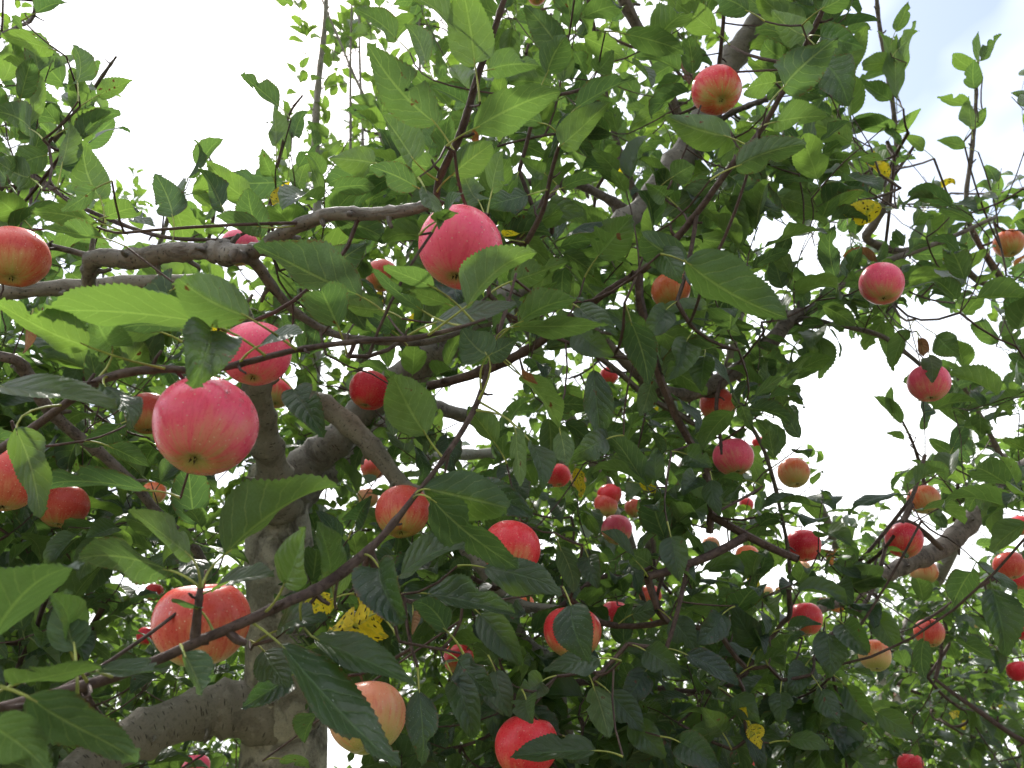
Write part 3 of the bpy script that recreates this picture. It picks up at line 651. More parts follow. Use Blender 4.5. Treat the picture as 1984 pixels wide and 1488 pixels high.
# ------------------------------------------------------------------ leaves, traced plus a few added for shade: base, tip, breadth px, face seen (u = underside, t = upper), depth, kind
HERO = [
 # round the upright twig over the top apple
 (843,238,710,82,92,'u',.80),(920,124,893,-40,92,'u',.78),(875,45,765,-15,60,'u',.80),(919,249,1088,178,80,'u',.79),(950,134,1046,128,58,'u',.86),
 (1087,282,1182,197,62,'u',.96),(1117,208,1230,152,48,'u',1.0),(1050,238,966,236,42,'u',.95),(801,309,738,218,64,'u',.84),(808,363,714,322,54,'u',.86),
 (875,339,957,277,60,'u',.84),(929,392,893,322,52,'u',.95),(953,370,973,292,38,'u',.92),(824,368,850,444,42,'t',.74),(862,412,898,374,26,'t',.72),
 (842,430,886,412,20,'u',.72),(727,316,636,306,58,'u',1.15),(768,76,688,18,48,'u',1.25),(825,122,782,46,46,'u',1.2),(1060,142,1098,70,62,'u',1.15),(1155,138,1188,98,44,'t',1.2),
 (1213,66,1328,104,48,'u',1.1),(1160,495,1226,418,82,'t',1.02),(1055,336,1008,305,32,'t',1.15),(1090,364,1166,345,30,'u',1.1),(1022,378,938,402,46,'t',.98),
 (1000,350,985,420,46,'u',1.2),(1030,440,1085,405,44,'u',1.1),(1045,470,1000,520,50,'u',1.2),
 # round the top apple
 (906,592,1040,490,70,'u',.66),(700,574,488,474,88,'u',.80),(655,632,622,560,88,'u',.70),(640,520,712,470,60,'u',.95),(838,555,742,516,34,'u',.70),(815,600,722,520,30,'u',.72),(740,600,640,585,50,'u',.95),
 (845,625,1003,588,48,'t',.74),(1005,625,1132,580,54,'u',.80),(995,632,1182,630,36,'u',.78),(1122,596,1196,652,48,'t',.86),(990,545,1102,508,54,'u',.95),
 (1020,590,1080,545,44,'t',1.0),(870,590,790,560,30,'u',.9),(760,640,700,600,40,'t',1.1),
 # right of the middle
 (1330,508,1526,616,98,'u',.78),(1330,505,1245,455,70,'u',.95),(1411,265,1288,224,70,'u',.92),(1427,322,1562,280,64,'u',.88),(1518,168,1624,72,90,'u',.88),
 (1503,236,1604,226,58,'u',.95),(1590,70,1674,92,58,'t',1.0),(1592,118,1645,206,78,'t',1.05),(1503,160,1440,182,42,'u',1.0),(1560,70,1494,18,58,'u',1.0),
 (1450,22,1385,-2,55,'u',1.0),(1590,18,1645,-14,44,'u',.95),(1385,60,1308,4,54,'u',1.15),(1300,345,1345,320,50,'u',1.2),(1275,480,1320,550,58,'t',.95),(1290,380,1250,355,40,'t',1.2),
 # over the left half
 (345,600,225,590,90,'u',.84),(335,560,235,612,84,'u',.92),(300,640,210,625,70,'u',.78),  # not traced: added behind the others to block sun from the lower left leaves
 (170,671,-12,585,78,'u',.62),(393,624,78,604,80,'u',.62),(480,614,345,538,98,'u',.60),(361,638,212,648,46,'u',.70),(218,671,178,598,76,'t',.72),(408,640,372,752,104,'t',.60),
 (-5,748,228,792,52,'t',.60),(202,748,252,836,54,'t',.66),(30,830,78,1005,66,'u',.66),(288,950,52,956,40,'u',.72),(437,1072,657,944,88,'u',.62),(212,865,290,905,36,'u',.95),
 (235,820,160,862,44,'u',1.0),(568,755,628,848,64,'t',.95),(506,668,588,646,28,'t',.64),(185,365,120,410,40,'u',.9),(195,385,160,270,70,'u',1.05),(120,320,135,235,46,'u',1.05),(150,160,140,85,46,'u',1.1),
 (190,432,60,410,46,'u',.95),(195,460,80,440,34,'u',.9),(205,420,270,410,40,'u',.95),(335,420,300,335,62,'u',1.15),(430,400,385,325,46,'u',1.15),(505,460,480,365,62,'u',1.0),(505,440,418,420,48,'u',.95),
 (485,390,400,310,50,'u',1.2),(540,205,464,145,36,'u',1.25),(535,280,530,205,38,'u',1.3),(528,340,508,288,32,'t',1.35),(190,185,258,155,36,'u',1.3),(140,245,218,215,34,'u',1.3),
 (40,190,62,110,38,'u',1.2),(100,95,0,70,36,'u',1.2),(70,25,130,5,36,'u',1.2),(230,420,300,440,30,'t',1.2),(60,250,-20,215,60,'u',1.1),(90,300,20,330,55,'u',1.1),(60,345,-15,305,55,'u',1.05),(40,420,-20,370,60,'t',1.1),
 # lower left
 (328,1104,150,1084,64,'u',.60),(368,1075,248,988,60,'u',.60),(418,1140,532,1118,40,'t',.66),(551,1132,592,1020,74,'t',.58),(640,1115,612,1010,62,'t',.70),(-15,1240,152,1104,104,'u',.48),
 (145,1258,128,1140,76,'u',.52),(132,1252,98,1150,52,'t',.55),(28,1326,196,1290,34,'u',.50),(196,1297,314,1302,40,'t',.52),(356,1264,392,1346,50,'u',.56),(55,1350,266,1478,92,'u',.45),
 (-30,1400,95,1500,96,'u',.42),(565,1308,468,1372,52,'t',.80),(536,1222,636,1200,58,'t',.68),(512,1262,560,1332,72,'t',.72),(545,1250,778,1486,72,'t',.62),(610,1238,806,1330,70,'t',.66),
 (385,1180,335,1160,14,'u',.60),(545,1470,600,1488,26,'u',.95),(620,1380,590,1440,40,'u',.8),(690,1090,640,1160,40,'u',.75),
 # middle
 (822,946,984,985,98,'u',.72),(836,966,1004,1102,90,'u',.70),(900,960,1032,1002,70,'t',.80),(825,842,762,726,98,'u',.74),(946,688,893,636,80,'u',.76),(946,688,1005,655,46,'u',.78),
 (1000,832,1010,944,36,'u',.74),(1030,860,1048,950,40,'t',.76),(1010,728,1082,832,50,'u',.84),(1085,835,1095,900,40,'u',.9),(1150,718,1162,862,56,'t',1.0),(1175,850,1098,892,52,'t',1.0),
 (1222,622,1256,746,64,'u',.95),(1120,640,1190,690,60,'t',1.0),(1240,660,1170,600,52,'t',1.0),(1290,600,1240,660,50,'t',1.1),(1330,660,1290,740,54,'t',1.1),(960,860,905,790,44,'u',1.1),
 (775,1115,912,1058,62,'t',.80),(940,1100,1090,1152,62,'t',.82),(828,1150,998,1188,58,'t',.84),(735,1100,784,1206,88,'t',.66),(865,1222,800,1170,52,'u',.70),(1106,1172,1142,1284,78,'t',.86),
 (1160,1276,1052,1302,48,'t',.88),(1152,1454,988,1466,50,'t',.86),(1020,1356,1032,1402,56,'t',.92),(880,1318,916,1432,58,'t',.88),(812,1338,816,1482,58,'t',.80),(930,1190,1012,1290,62,'t',.90),
 (888,1278,962,1348,62,'t',.9),(1085,1060,1110,1150,40,'u',1.1),(1140,1080,1160,1140,44,'t',1.1),(1230,1085,1165,1030,26,'t',1.1),(1225,1190,1290,1165,34,'t',1.15),(690,1010,720,960,40,'t',1.1),
 (960,1300,990,1390,52,'t',1.0),(1050,1320,1000,1360,50,'t',1.0),(1150,1330,1180,1430,54,'u',1.0),(1180,1340,1250,1420,56,'t',1.05),(1110,1440,1140,1480,50,'t',1.05),
 # lower right, speckled upper faces
 (1470,1252,1418,1168,58,'t',1.15),(1600,1226,1606,1314,62,'t',1.2),(1635,1210,1682,1266,52,'t',1.2),(1525,1216,1592,1210,28,'t',1.2),(1463,1258,1506,1198,36,'u',1.15),(1330,1268,1432,1328,42,'t',1.05),
 (1460,1290,1528,1268,24,'t',1.15),(1590,1334,1626,1402,46,'t',1.15),(1512,1342,1510,1402,46,'t',1.15),(1530,1436,1608,1452,34,'t',1.1),(1318,1438,1392,1484,62,'t',1.0),(1622,1088,1676,1122,28,'t',1.4),
 (1700,1190,1740,1260,50,'t',1.35),(1400,1080,1340,1065,36,'t',1.25),(1300,1040,1318,1128,54,'t',1.05),(1360,1000,1330,950,46,'t',1.2),(1350,925,1320,960,44,'t',1.2),(1330,880,1380,905,50,'t',1.15),
 (1400,1190,1350,1250,52,'t',1.1),(1300,1200,1350,1260,56,'t',1.1),(1250,1260,1320,1310,56,'t',1.05),(1420,1350,1470,1400,50,'t',1.1),(1400,1420,1360,1370,50,'t',1.1),(1560,1290,1530,1350,46,'t',1.2),
 (1640,1330,1700,1400,48,'t',1.2),(1700,1380,1780,1430,46,'t',1.25),(1220,1400,1290,1470,56,'t',1.05),(1250,1300,1200,1370,52,'t',1.1),(1660,1420,1620,1480,46,'t',1.2),(1790,1240,1795,1320,36,'u',1.6),
 (1380,930,1395,1000,40,'t',1.2),(1365,690,1360,760,48,'t',1.2),(1445,930,1400,925,18,'u',1.3),(1800,690,1806,742,36,'t',1.5),(1815,650,1860,690,50,'t',1.55),(1760,640,1730,720,34,'t',1.6),
 # shoots against the sky at the upper right
 (1737,190,1738,65,30,'u',1.9),(1735,120,1672,130,34,'u',1.9),(1735,170,1700,60,30,'u',2.0),(1740,95,1780,60,24,'u',1.9),(1735,155,1775,40,24,'u',2.0),(1735,60,1760,2,26,'u',1.9),(1722,140,1660,160,20,'u',2.0),(1728,195,1655,155,32,'u',1.95),
 (1735,250,1640,240,30,'u',2.0),(1735,255,1785,210,22,'u',2.0),(1790,290,1750,262,22,'u',2.0),(1640,255,1712,225,30,'u',2.0),(1745,280,1700,235,16,'u',2.0),
 (1893,118,1896,60,14,'u',2.1),(1900,115,1940,65,22,'u',2.1),(1888,135,1846,105,28,'u',2.1),(1888,172,1888,115,34,'u',2.0),(1880,205,1815,188,22,'u',2.1),(1882,245,1878,185,30,'u',2.0),(1880,250,1910,208,24,'u',2.1),(1870,285,1815,272,24,'u',2.1),(1985,190,1958,180,18,'u',2.1),
 (1770,965,1775,900,24,'u',2.1),(1782,830,1805,798,18,'u',2.2),(1745,820,1690,768,22,'u',2.2),(1750,852,1718,838,16,'u',2.2),(1730,800,1727,745,14,'u',2.2),(1845,870,1880,810,30,'u',2.0),(1850,880,1800,850,26,'u',2.1),
 # yellowed and withered
 (722,1190,628,1232,92,'u',.74,'yellow'),(650,1158,584,1194,50,'u',.78,'yellow'),(742,1196,690,1150,56,'u',.76,'yellow'),(1708,402,1630,412,48,'u',1.7,'yellow'),(1722,345,1676,315,26,'u',1.75,'yellow'),(1700,318,1694,292,18,'u',1.75,'yellow'),
 (1114,908,1124,964,24,'u',1.5,'yellow'),(1238,938,1284,962,16,'u',1.6,'yellow'),(1455,1404,1474,1452,36,'t',1.1,'yellow'),(1448,1400,1446,1370,16,'t',1.1,'yellow'),(534,404,562,352,30,'u',1.3,'yellow'),(975,458,1005,452,16,'u',1.0,'yellow'),(1846,496,1826,502,18,'u',1.8,'yellow'),
 (430,640,395,655,20,'u',.9,'yellow'),(1660,368,1590,376,14,'u',1.6,'brown'),(1325,120,1335,165,26,'t',1.5,'brown'),(1010,728,1040,742,18,'u',.83,'brown'),(60,620,45,685,22,'u',1.1,'brown'),(1780,655,1790,690,20,'u',1.5,'brown'),(800,1185,798,1232,16,'u',.85,'brown'),
]

APPLE_D = 0.078
C_PINK, C_RED, C_CRIM = (0.93, 0.095, 0.195), (0.82, 0.036, 0.056), (0.74, 0.016, 0.048)
C_ORG, C_PEACH, C_DULL = (0.78, 0.15, 0.045), (0.84, 0.30, 0.17), (0.70, 0.080, 0.060)
# px, py, width px, tree, colour, blush share, tilt towards viewer (deg), keep-clear factor, label, near (True = large and close)
APPLES = [
 (398,826,196,'M',C_PINK,.72,17,1.0,"largest pink striped apple, wet with raindrops, hanging under the crossing twig"),
 (496,686,134,'M',C_PINK,.80,4,1.0,"pink apple directly behind the crossing twig, above the wet largest apple"),
 (892,480,164,'M',C_PINK,.85,0,1.0,"big bright pink apple under the upright silvery twig at the bough's end"),
 (391,1207,181,'M',C_DULL,.50,-18,1.0,"big red and yellow striped apple behind the lower twig and its short spur"),
 (28,498,126,'M',C_DULL,.75,6,1.0,"dull red apple cut by the left edge, beside the knotted grey bough"),
 (1389,176,95,'M',C_RED,.62,16,1.0,"red apple high up, showing its calyx, under a dark hanging twig near the top"),
 (1300,563,76,'M',C_ORG,.60,0,.85,"orange red apple with a dark curled leaf draped on its top"),
 (1708,550,82,'M',C_PINK,.65,8,1.0,"pink red apple against white sky below the thin bough, level with the top apple"),
 (1800,742,78,'M',C_PINK,.62,0,.9,"flattish pink apple under dark leaves at a twig's end, right of the sky opening"),
 (1391,785,70,'M',C_DULL,.70,0,.8,"red apple just below the thick bend of the right bough, half behind a leaf"),
 (1421,886,78,'M',C_PINK,.62,4,.9,"pink apple with yellowish base and a green leaf across it, below the right bough"),
 (1538,916,61,'M',C_ORG,.40,8,1.0,"round orange apple hanging beside the large white sky opening"),
 (1557,1057,66,'M',C_CRIM,.85,0,1.0,"round crimson apple beside a dark upright twig, below the round orange one"),
 (1752,1047,69,'R',C_CRIM,.75,22,1.0,"crimson apple hanging just before the grey bough from the right, near its lower end"),
 (1195,1026,60,'C2',C_PINK,.55,6,.9,"pink apple with pale base, lowest of the little cluster in the middle"),
 (1181,958,48,'C2',C_RED,.80,0,.9,"red apple with a small leaf across it, upper one of the middle cluster"),
 (1174,978,46,'C2',C_DULL,.60,0,.5,"dull apple tucked behind the upper red one of the middle cluster"),
 (1230,985,40,'C2',C_DULL,.55,0,.7,"small dull apple half covered by a drooping leaf, beside the middle cluster"),
 (1081,921,50,'C2',C_RED,.80,4,1.0,"small bright red apple beside a yellow spotted leaf"),
 (1120,936,44,'C2',C_PEACH,.10,0,.5,"pale yellow apple behind the yellow spotted leaf"),
 (780,991,106,'M',C_DULL,.62,10,1.0,"red apple with yellow flecks behind the rising twig, right of the forked trunk"),
 (990,1064,114,'M',C_RED,.72,12,.85,"large red apple with a big pale leaf hanging over its left half"),
 (1109,1224,112,'M',C_RED,.55,0,.9,"red and orange apple with one dark leaf lying straight over its middle"),
 (1020,1444,122,'M',C_RED,.75,-8,.9,"large red apple cut by the bottom edge, a dark leaf across its front"),
 (712,1390,150,'M',C_PEACH,.34,14,.9,"large pale yellow apple behind long dark leaves, near the bottom edge"),
 (288,801,86,'M',C_DULL,.70,0,.9,"shaded dull red apple just left of and behind the wet largest apple"),
 (535,762,62,'M',C_RED,.55,16,.9,"red and yellow apple beside the dark left fork of the trunk"),
 (716,756,80,'M',C_CRIM,.85,0,.8,"crimson apple above the cut limb right of the trunk's fork"),
 (12,930,128,'M',C_DULL,.75,0,.8,"red apple at the left edge behind a long pointed leaf"),
 (122,980,95,'M',C_DULL,.70,0,.8,"red apple below a long horizontal leaf, near the left edge"),
 (298,955,46,'B1',C_ORG,.40,0,.7,"small orange apple partly behind the dark diagonal branch"),
 (285,1232,40,'B1',C_CRIM,.90,0,.9,"small crimson apple touching the outline of the big striped apple above the lower twig"),
 (298,1147,36,'B1',C_RED,.75,0,.7,"small red apple among leaves above the crimson one, left of the striped apple"),
 (380,1486,52,'B1',C_PINK,.55,0,.9,"pinkish apple just showing at the bottom edge below the thick low bough"),
 (464,480,74,'M',C_PINK,.72,0,.8,"pink apple peeping out behind the knot of the grey bough"),
 (740,534,64,'M',C_DULL,.65,0,.7,"red apple with only its top showing, left of the big bright pink one"),
 (824,425,44,'M',C_PINK,.6,0,.6,"sliver of a pink apple behind the bough's end and the big bright one"),
 (1180,728,36,'C2',C_RED,.85,0,.7,"tiny red apple behind hanging speckled leaves in the middle"),
 (1260,1153,44,'C2',C_DULL,.55,0,.8,"dull apple behind a thin upright twig and a grey leaf, right of the middle cluster"),
 (1192,1190,58,'C2',C_CRIM,.80,0,.6,"crimson apple mostly hidden, right of the apple crossed by a dark leaf"),
 (1272,1196,34,'C2',C_CRIM,.80,0,.6,"small crimson apple peeking out under the dull one behind the thin twig"),
 (1560,1199,67,'M',C_RED,.70,0,.8,"red apple over a bright narrow leaf in the dark lower right foliage"),
 (1448,1078,46,'C2',C_ORG,.45,0,.7,"orange apple behind leaves, left of the round crimson one"),
 (1426,1088,30,'C2',C_CRIM,.80,0,.6,"small red apple touching the orange one left of the round crimson one"),
 (1378,1056,34,'C2',C_PEACH,.25,0,.7,"pale peach apple against a bright sky gap"),
 (1790,968,60,'R',C_ORG,.45,0,.7,"yellow orange apple under leaves above the bough from the right"),
 (1790,1108,52,'R',C_ORG,.32,0,.7,"shaded orange apple just under the bough from the right"),
 (1801,1226,56,'R',C_DULL,.65,10,.8,"dull red apple with a leaf over it, below the bough from the right"),
 (1695,1270,60,'R',C_ORG,.30,14,.7,"pale peach apple with two dark leaves before it in the lower right"),
 (1976,1018,42,'R',C_RED,.80,0,.9,"red apple cut by the right edge above a larger flat one"),
 (1956,1096,60,'R',C_DULL,.72,4,1.0,"flat red apple at the right edge, hanging over another"),
 (1972,1122,44,'R',C_CRIM,.80,0,.6,"crimson apple half hidden under the flat one at the right edge"),
 (1984,1215,54,'R',C_CRIM,.85,0,.9,"crimson apple cut by the right edge, upper of two below the flat one"),
 (1974,1300,44,'R',C_CRIM,.90,0,1.0,"bright crimson apple near the right edge, lower of two below the flat one"),
 (1764,1482,48,'C3',C_CRIM,.90,0,.8,"crimson apple at the bottom edge under dark leaves, before far trees"),
 (1440,1480,44,'M',C_CRIM,.85,0,.6,"crimson apple at the bottom edge below the small yellow leaf"),
 (1955,472,56,'R',C_ORG,.55,0,.7,"orange red apple behind leaves at the right edge, level with the bough"),
 (1040,-6,34,'M',C_DULL,.6,0,.9,"apple just cut by the top edge right of the upright twig"),
 (1556,1102,30,'C3',C_PEACH,.1,0,.7,"small pale apple hanging just under the round crimson one"),
 (1486,1146,24,'C3',C_PEACH,.1,0,.7,"tiny pale apple left of the tip of the dark branch under the crimson one"),
 (1655,1124,26,'R',C_RED,.8,0,.6,"tiny red apple at the end of the bough from the right"),
 (1470,858,26,'C2',C_RED,.8,0,.7,"tiny red apple just right of the pink one with the leaf across"),
 (1342,945,28,'C2',C_RED,.8,0,.7,"tiny red apple left of the pink one with the leaf across, lower down"),
 (1446,977,28,'C2',C_RED,.8,0,.7,"tiny red apple below the pink one with the leaf across"),
 (1376,913,24,'C2',C_RED,.8,0,.6,"tiny red apple touching the left side of the pink one with the leaf across"),
 (888,1275,58,'M',C_RED,.8,0,.5,"red apple mostly hidden under dark leaves right of the yellow spotted leaf"),
 (788,1456,30,'B2',C_ORG,.4,0,.6,"small orange apple just right of the large pale yellow one"),
 (722,908,46,'M',C_DULL,.65,0,.6,"dull apple hanging behind the limb above the flecked apple"),
 (712,965,42,'B2',C_PEACH,.3,0,.5,"pale apple in shade left of the flecked apple behind the rising twig"),
 (1218,418,34,'M',C_RED,.7,0,.6,"small red apple at the fork of the leaning limb"),
 (1216,478,30,'M',C_ORG,.6,0,.6,"small orange apple just below the fork of the leaning limb"),
 (1015,1170,40,'M',C_ORG,.5,0,.5,"orange apple mostly hidden below the large red one with the hanging leaf"),
 (1318,1228,34,'C2',C_RED,.7,0,.6,"small red apple in a gap left of the speckled leaf cluster"),
 (1130,845,26,'C2',C_ORG,.5,0,.5,"tiny orange apple behind the long hanging speckled leaf"),
 (1895,1208,20,'C3',C_PEACH,.1,0,.7,"tiny peach apple on the far tree, beneath the two at the right edge"),
 (1718,1250,22,'C3',C_PEACH,.1,0,.5,"tiny pale apple above the peach one with two leaves"),
 (1720,1288,22,'C3',C_PEACH,.15,0,.5,"tiny pale apple touching the peach one with two leaves"),
]

# ------------------------------------------------------------------ apples
def apple_mesh(seed):
    r = random.Random(seed); NA, NP = 40, 26
    verts, faces = [], []
    squash = r.uniform(0.90, 0.99); lean = r.uniform(-0.08, 0.08); lob = r.uniform(0.012, 0.03); sh = r.uniform(0.03, 0.09)
    for i in range(NP + 1):
        th = math.pi * i / NP
        for k in range(NA):
            ph = 2 * math.pi * k / NA
            rad = math.sin(th) * (1 + sh * math.cos(th)) if 0 < i < NP else 0.0
            z = squash * math.cos(th)
            z -= 0.42 * math.exp(-(th / 0.34) ** 2); z += 0.16 * math.exp(-((math.pi - th) / 0.26) ** 2)
            w = ((1 - math.cos(th)) / 2) ** 2
            rad *= 1 + lob * w * math.cos(5 * ph + seed) + 0.025 * mnoise.noise(Vector((math.cos(ph), math.sin(ph), math.cos(th))) * 1.3 + Vector((seed * 3.1, 0, 0)))
            z += 0.03 * w * math.cos(5 * ph + seed) * math.sin(th)
            verts.append((rad * math.cos(ph) + lean * z, rad * math.sin(ph), z))
    for i in range(NP):
        for k in range(NA):
            faces.append((i * NA + k, (i + 1) * NA + k, (i + 1) * NA + (k + 1) % NA, i * NA + (k + 1) % NA))
    me = mesh_from("apple", verts, faces, MAT['apple'])
    return me, squash - 0.42, -squash + 0.16
APPLE_MESH = [apple_mesh(s) for s in range(7)]
def calyx_mesh():
    v, f = [], []
    for k in range(5):
        a = k * 2 * math.pi / 5
        c, s = math.cos(a), math.sin(a)
        for x, y, z in ((0.0, -0.03, 0.02), (0.0, 0.03, 0.02), (0.055, 0.022, -0.035), (0.055, -0.022, -0.035), (0.085, 0.0, -0.11)):
            v.append((x * c - y * s, x * s + y * c, z))
        b = k * 5; f += [(b, b + 1, b + 2, b + 3), (b + 3, b + 2, b + 4)]
    return mesh_from("calyx", v, f, MAT['calyx'])
CALYX = calyx_mesh()
def stem_mesh(seed):
    r = random.Random(seed); dx, dy = r.uniform(-.18, .18), r.uniform(-.18, .18)
    path = catmull([(0, 0, -0.06), (dx * .3, dy * .3, .2), (dx, dy, .52)], 4)
    v, q, uv = tube(path, [0.035] * 4 + [0.03] * 4 + [0.045], 7)
    return mesh_from("stem", v, fix_tris(q), MAT['stem'], uv), (dx, dy, .52)
STEMS = [stem_mesh(s) for s in range(4)]
def drop_mesh():
    v, f = [], []; NA, NP = 10, 6
    for i in range(NP + 1):
        th = 0.5 * math.pi * 1.25 * i / NP
        for k in range(NA):
            ph = 2 * math.pi * k / NA; v.append((math.sin(th) * math.cos(ph), math.sin(th) * math.sin(ph), 0.75 * math.cos(th)))
    for i in range(NP):
        for k in range(NA): f.append((i * NA + k, (i + 1) * NA + k, (i + 1) * NA + (k + 1) % NA, i * NA + (k + 1) % NA))
    return mesh_from("water_drop", v, f, MAT['water'])
DROP = drop_mesh()

def put_apple(i, p, D, tree, col, blush, tilt, label, drops=0):
    r = random.Random(100 + i); vi = i % len(APPLE_MESH); me, ztop, zbot = APPLE_MESH[vi]
    s = D * 0.5
    o = link("apple", me); o["label"] = label; o["category"] = "apple"; o["group"] = "apples hanging in the trees"
    o.color = (*col, blush)
    tocam = CAM - p; az = math.atan2(tocam[1], tocam[0])
    # tilt: calyx swings towards the viewer about the horizontal axis across the line of sight
    ax = Vector((-math.sin(az), math.cos(az), 0))
    R = Matrix.Rotation(math.radians(-tilt), 4, ax) @ Matrix.Rotation(math.radians(r.uniform(-9, 9)), 4, Vector((math.cos(az), math.sin(az), 0))) @ Matrix.Rotation(r.uniform(0, 6.28), 4, 'Z')
    o.matrix_basis = Matrix.Translation(Vector(p)) @ R @ Matrix.Diagonal((s, s, s * r.uniform(0.95, 1.02), 1))
    sm, st = STEMS[i % 4]
    so_ = link("stem", sm, o, (0, 0, ztop)); so_.scale = (1, 1, r.uniform(0.85, 1.25))
    cx_ = link("calyx", CALYX, o, (0, 0, zbot + 0.01)); cx_.scale = (1.1, 1.1, 1.1)
    tip = np.array(o.matrix_basis @ Vector((st[0], st[1], ztop + st[2] * so_.scale[2])))
    if drops:
        rr = random.Random(9 + i); bm = me
        cand = [(vv.co.copy(), vv.normal.copy()) for vv in me.vertices if vv.co.z > -0.1]
        M3 = o.matrix_basis.to_3x3()
        cand = [c for c in cand if (M3 @ c[1]).dot(Vector(tocam)) > 0.05 * Vector(tocam).length * s]
        for k in range(drops):
            co, no = rr.choice(cand)
            d = link("water_drop", DROP, o); sz = rr.choice((.018, .022, .028, .034, .045, .065))
            d.matrix_basis = Matrix.Translation(co - no * 0.004) @ no.to_track_quat('Z', 'Y').to_matrix().to_4x4() @ Matrix.Diagonal((sz, sz * rr.uniform(.85, 1.25), sz * .8, 1))
    return tip

ZCAP = {'M': 2.3, 'R': 3.0, 'C2': 3.9, 'C3': 5.2, 'B1': 3.8, 'B2': 3.6}
for i, (px, py, w, tk, col, bl, tilt, keep, lab) in enumerate(APPLES):
    D = APPLE_D * (1.06 if w > 150 else 1.0) * random.Random(i).uniform(0.96, 1.04)
    z = D * FPX / w
    if z > ZCAP[tk]: z = ZCAP[tk]; D = w * z / FPX
    p = at(px, py, z)
    tip = put_apple(i, p, D, tk, col, bl, tilt, lab, drops={0: 70, 1: 26, 2: 34, 5: 14, 3: 8}.get(i, 0))
    TREES[tk].apple_seeds.append(tip)
    keep_disc(px, py, w * .5 * keep, w * .48 * keep, z + 0.03)

# ------------------------------------------------------------------ traced leaves and the few added for shade
def leaf_obj(tree, pos, mat3, me):
    o = link("leaf", me, tree.root)
    m = Matrix(((*mat3[0], pos[0] - tree.base[0]), (*mat3[1], pos[1] - tree.base[1]), (*mat3[2], pos[2] - tree.base[2]), (0, 0, 0, 1)))
    o.matrix_basis = m
    return o

def tree_for(px, py, z):
    if 455 < px < 590 and 140 < py < 350 and z > 1.2: return 'B2'
    if px > 1640 and z > 1.45: return 'R'
    if px < 270 and py < 400 and z > 1.0: return 'L'
    return 'M'

NODE_CACHE = {}
keep_disc(665, 1195, 75, 42, 0.9)
for i, h in enumerate(HERO):
    bx, by, tx, ty, wpx, side, z = h[:7]; kind = h[7] if len(h) > 7 else 'leaf'
    r = random.Random(1000 + i)
    tk = tree_for(bx, by, z); t = TREES[tk]
    Lpx = math.hypot(tx - bx, ty - by)
    full = 0.085 * FPX / z                             # length of a leaf lying square to the view
    fore = min(0.6, math.sqrt(max(0, 1 - (Lpx / max(full, Lpx)) ** 2)))
    dz = fore * 0.085 * (r.choice((-1, 1)) if side == 'u' else -1) * 0.7
    pb, pt = at(bx, by, z), at(tx, ty, z + dz)
    A = pt - pb; Ln = np.linalg.norm(A); a = A / Ln
    V = nrm(CAM - (pb + pt) / 2)
    S = nrm(np.cross(a, V)); N0 = nrm(np.cross(S, a)); 
    if N0 @ V < 0: N0 = -N0
    wworld = wpx * z / FPX
    ratio_true = max(0.48, min(0.62, wworld / Ln))
    ratio = wworld / Ln
    if ratio < ratio_true: phi = math.acos(ratio / ratio_true)
    else: phi = 0.0; ratio_true = ratio
    ntop0 = N0 if side == 't' else -N0
    best = None
    for sg in (-1, 1):
        Nn = ntop0 * math.cos(phi * sg) + np.cross(a, ntop0) * math.sin(phi * sg)
        if best is None or Nn[2] > best[2]: best = Nn
    Nt = best; Y = np.cross(Nt, a)
    p = leaf_params(5000 + i, r); p['ratio'] = ratio_true * 1.04; p['bend'] = r.uniform(0.0, 0.8) if side == 'u' else r.uniform(0.2, 1.1)
    p['bend'] *= (1 - 0.75 * math.sin(phi)) * (0.5 if Lpx > 170 else 1.0); p['curl'] *= (1 - 0.6 * math.sin(phi)) * 0.7
    for kk in ('fold', 'cup', 'wave'): p[kk] *= max(0.35, math.cos(phi))
    p['twist'] *= 0.8 * max(0.3, math.cos(phi)); p['sick'] = r.uniform(-0.3, 0.3)
    v, q, uv = leaf_shape(nseg=46 if Lpx > 90 else 28, nhalf=4 if Lpx > 90 else 2, serr=0.030, **{**p, 'petiole': 0})
    v = v * Ln
    Wv = pb + v[:, :1] * a + v[:, 1:2] * Y + v[:, 2:3] * Nt
    # leaf stalk to the nearest wood
    if tk not in NODE_CACHE: NODE_CACHE[tk] = np.array(t.nodes)
    nd = NODE_CACHE[tk]; back = pb - a * 0.03 - UPZ * 0.008
    dd = np.linalg.norm(nd - back, axis=1); j = dd.argmin()
    if dd[j] < 0.055: qpt = nd[j]
    else: qpt = back; t.apple_seeds.append(qpt)
    c1 = pb - a * min(0.02, 0.5 * np.linalg.norm(pb - qpt))
    tt = np.linspace(0, 1, 6)[:, None]
    ppath = (1 - tt) ** 2 * qpt + 2 * tt * (1 - tt) * c1 + tt ** 2 * (pb + a * 0.006)
    pv, pq, puv = tube(ppath, [0.0014, 0.0011, 0.0010, 0.0009, 0.0009, 0.0006], 5, cap=False)
    nv = len(Wv)
    allv = np.vstack([Wv, pv]) - t.base
    me = mesh_from("leaf", allv, [tuple(x) for x in q] + [tuple(x + nv for x in f) for f in pq], MAT[kind], np.vstack([uv, puv]))
    me.materials.append(MAT['petiole'])
    mi = np.zeros(len(me.polygons), np.int32); mi[len(q):] = 1; me.polygons.foreach_set("material_index", mi)
    link("leaf", me, t.root)
    t.n_hero = getattr(t, 'n_hero', 0) + 1

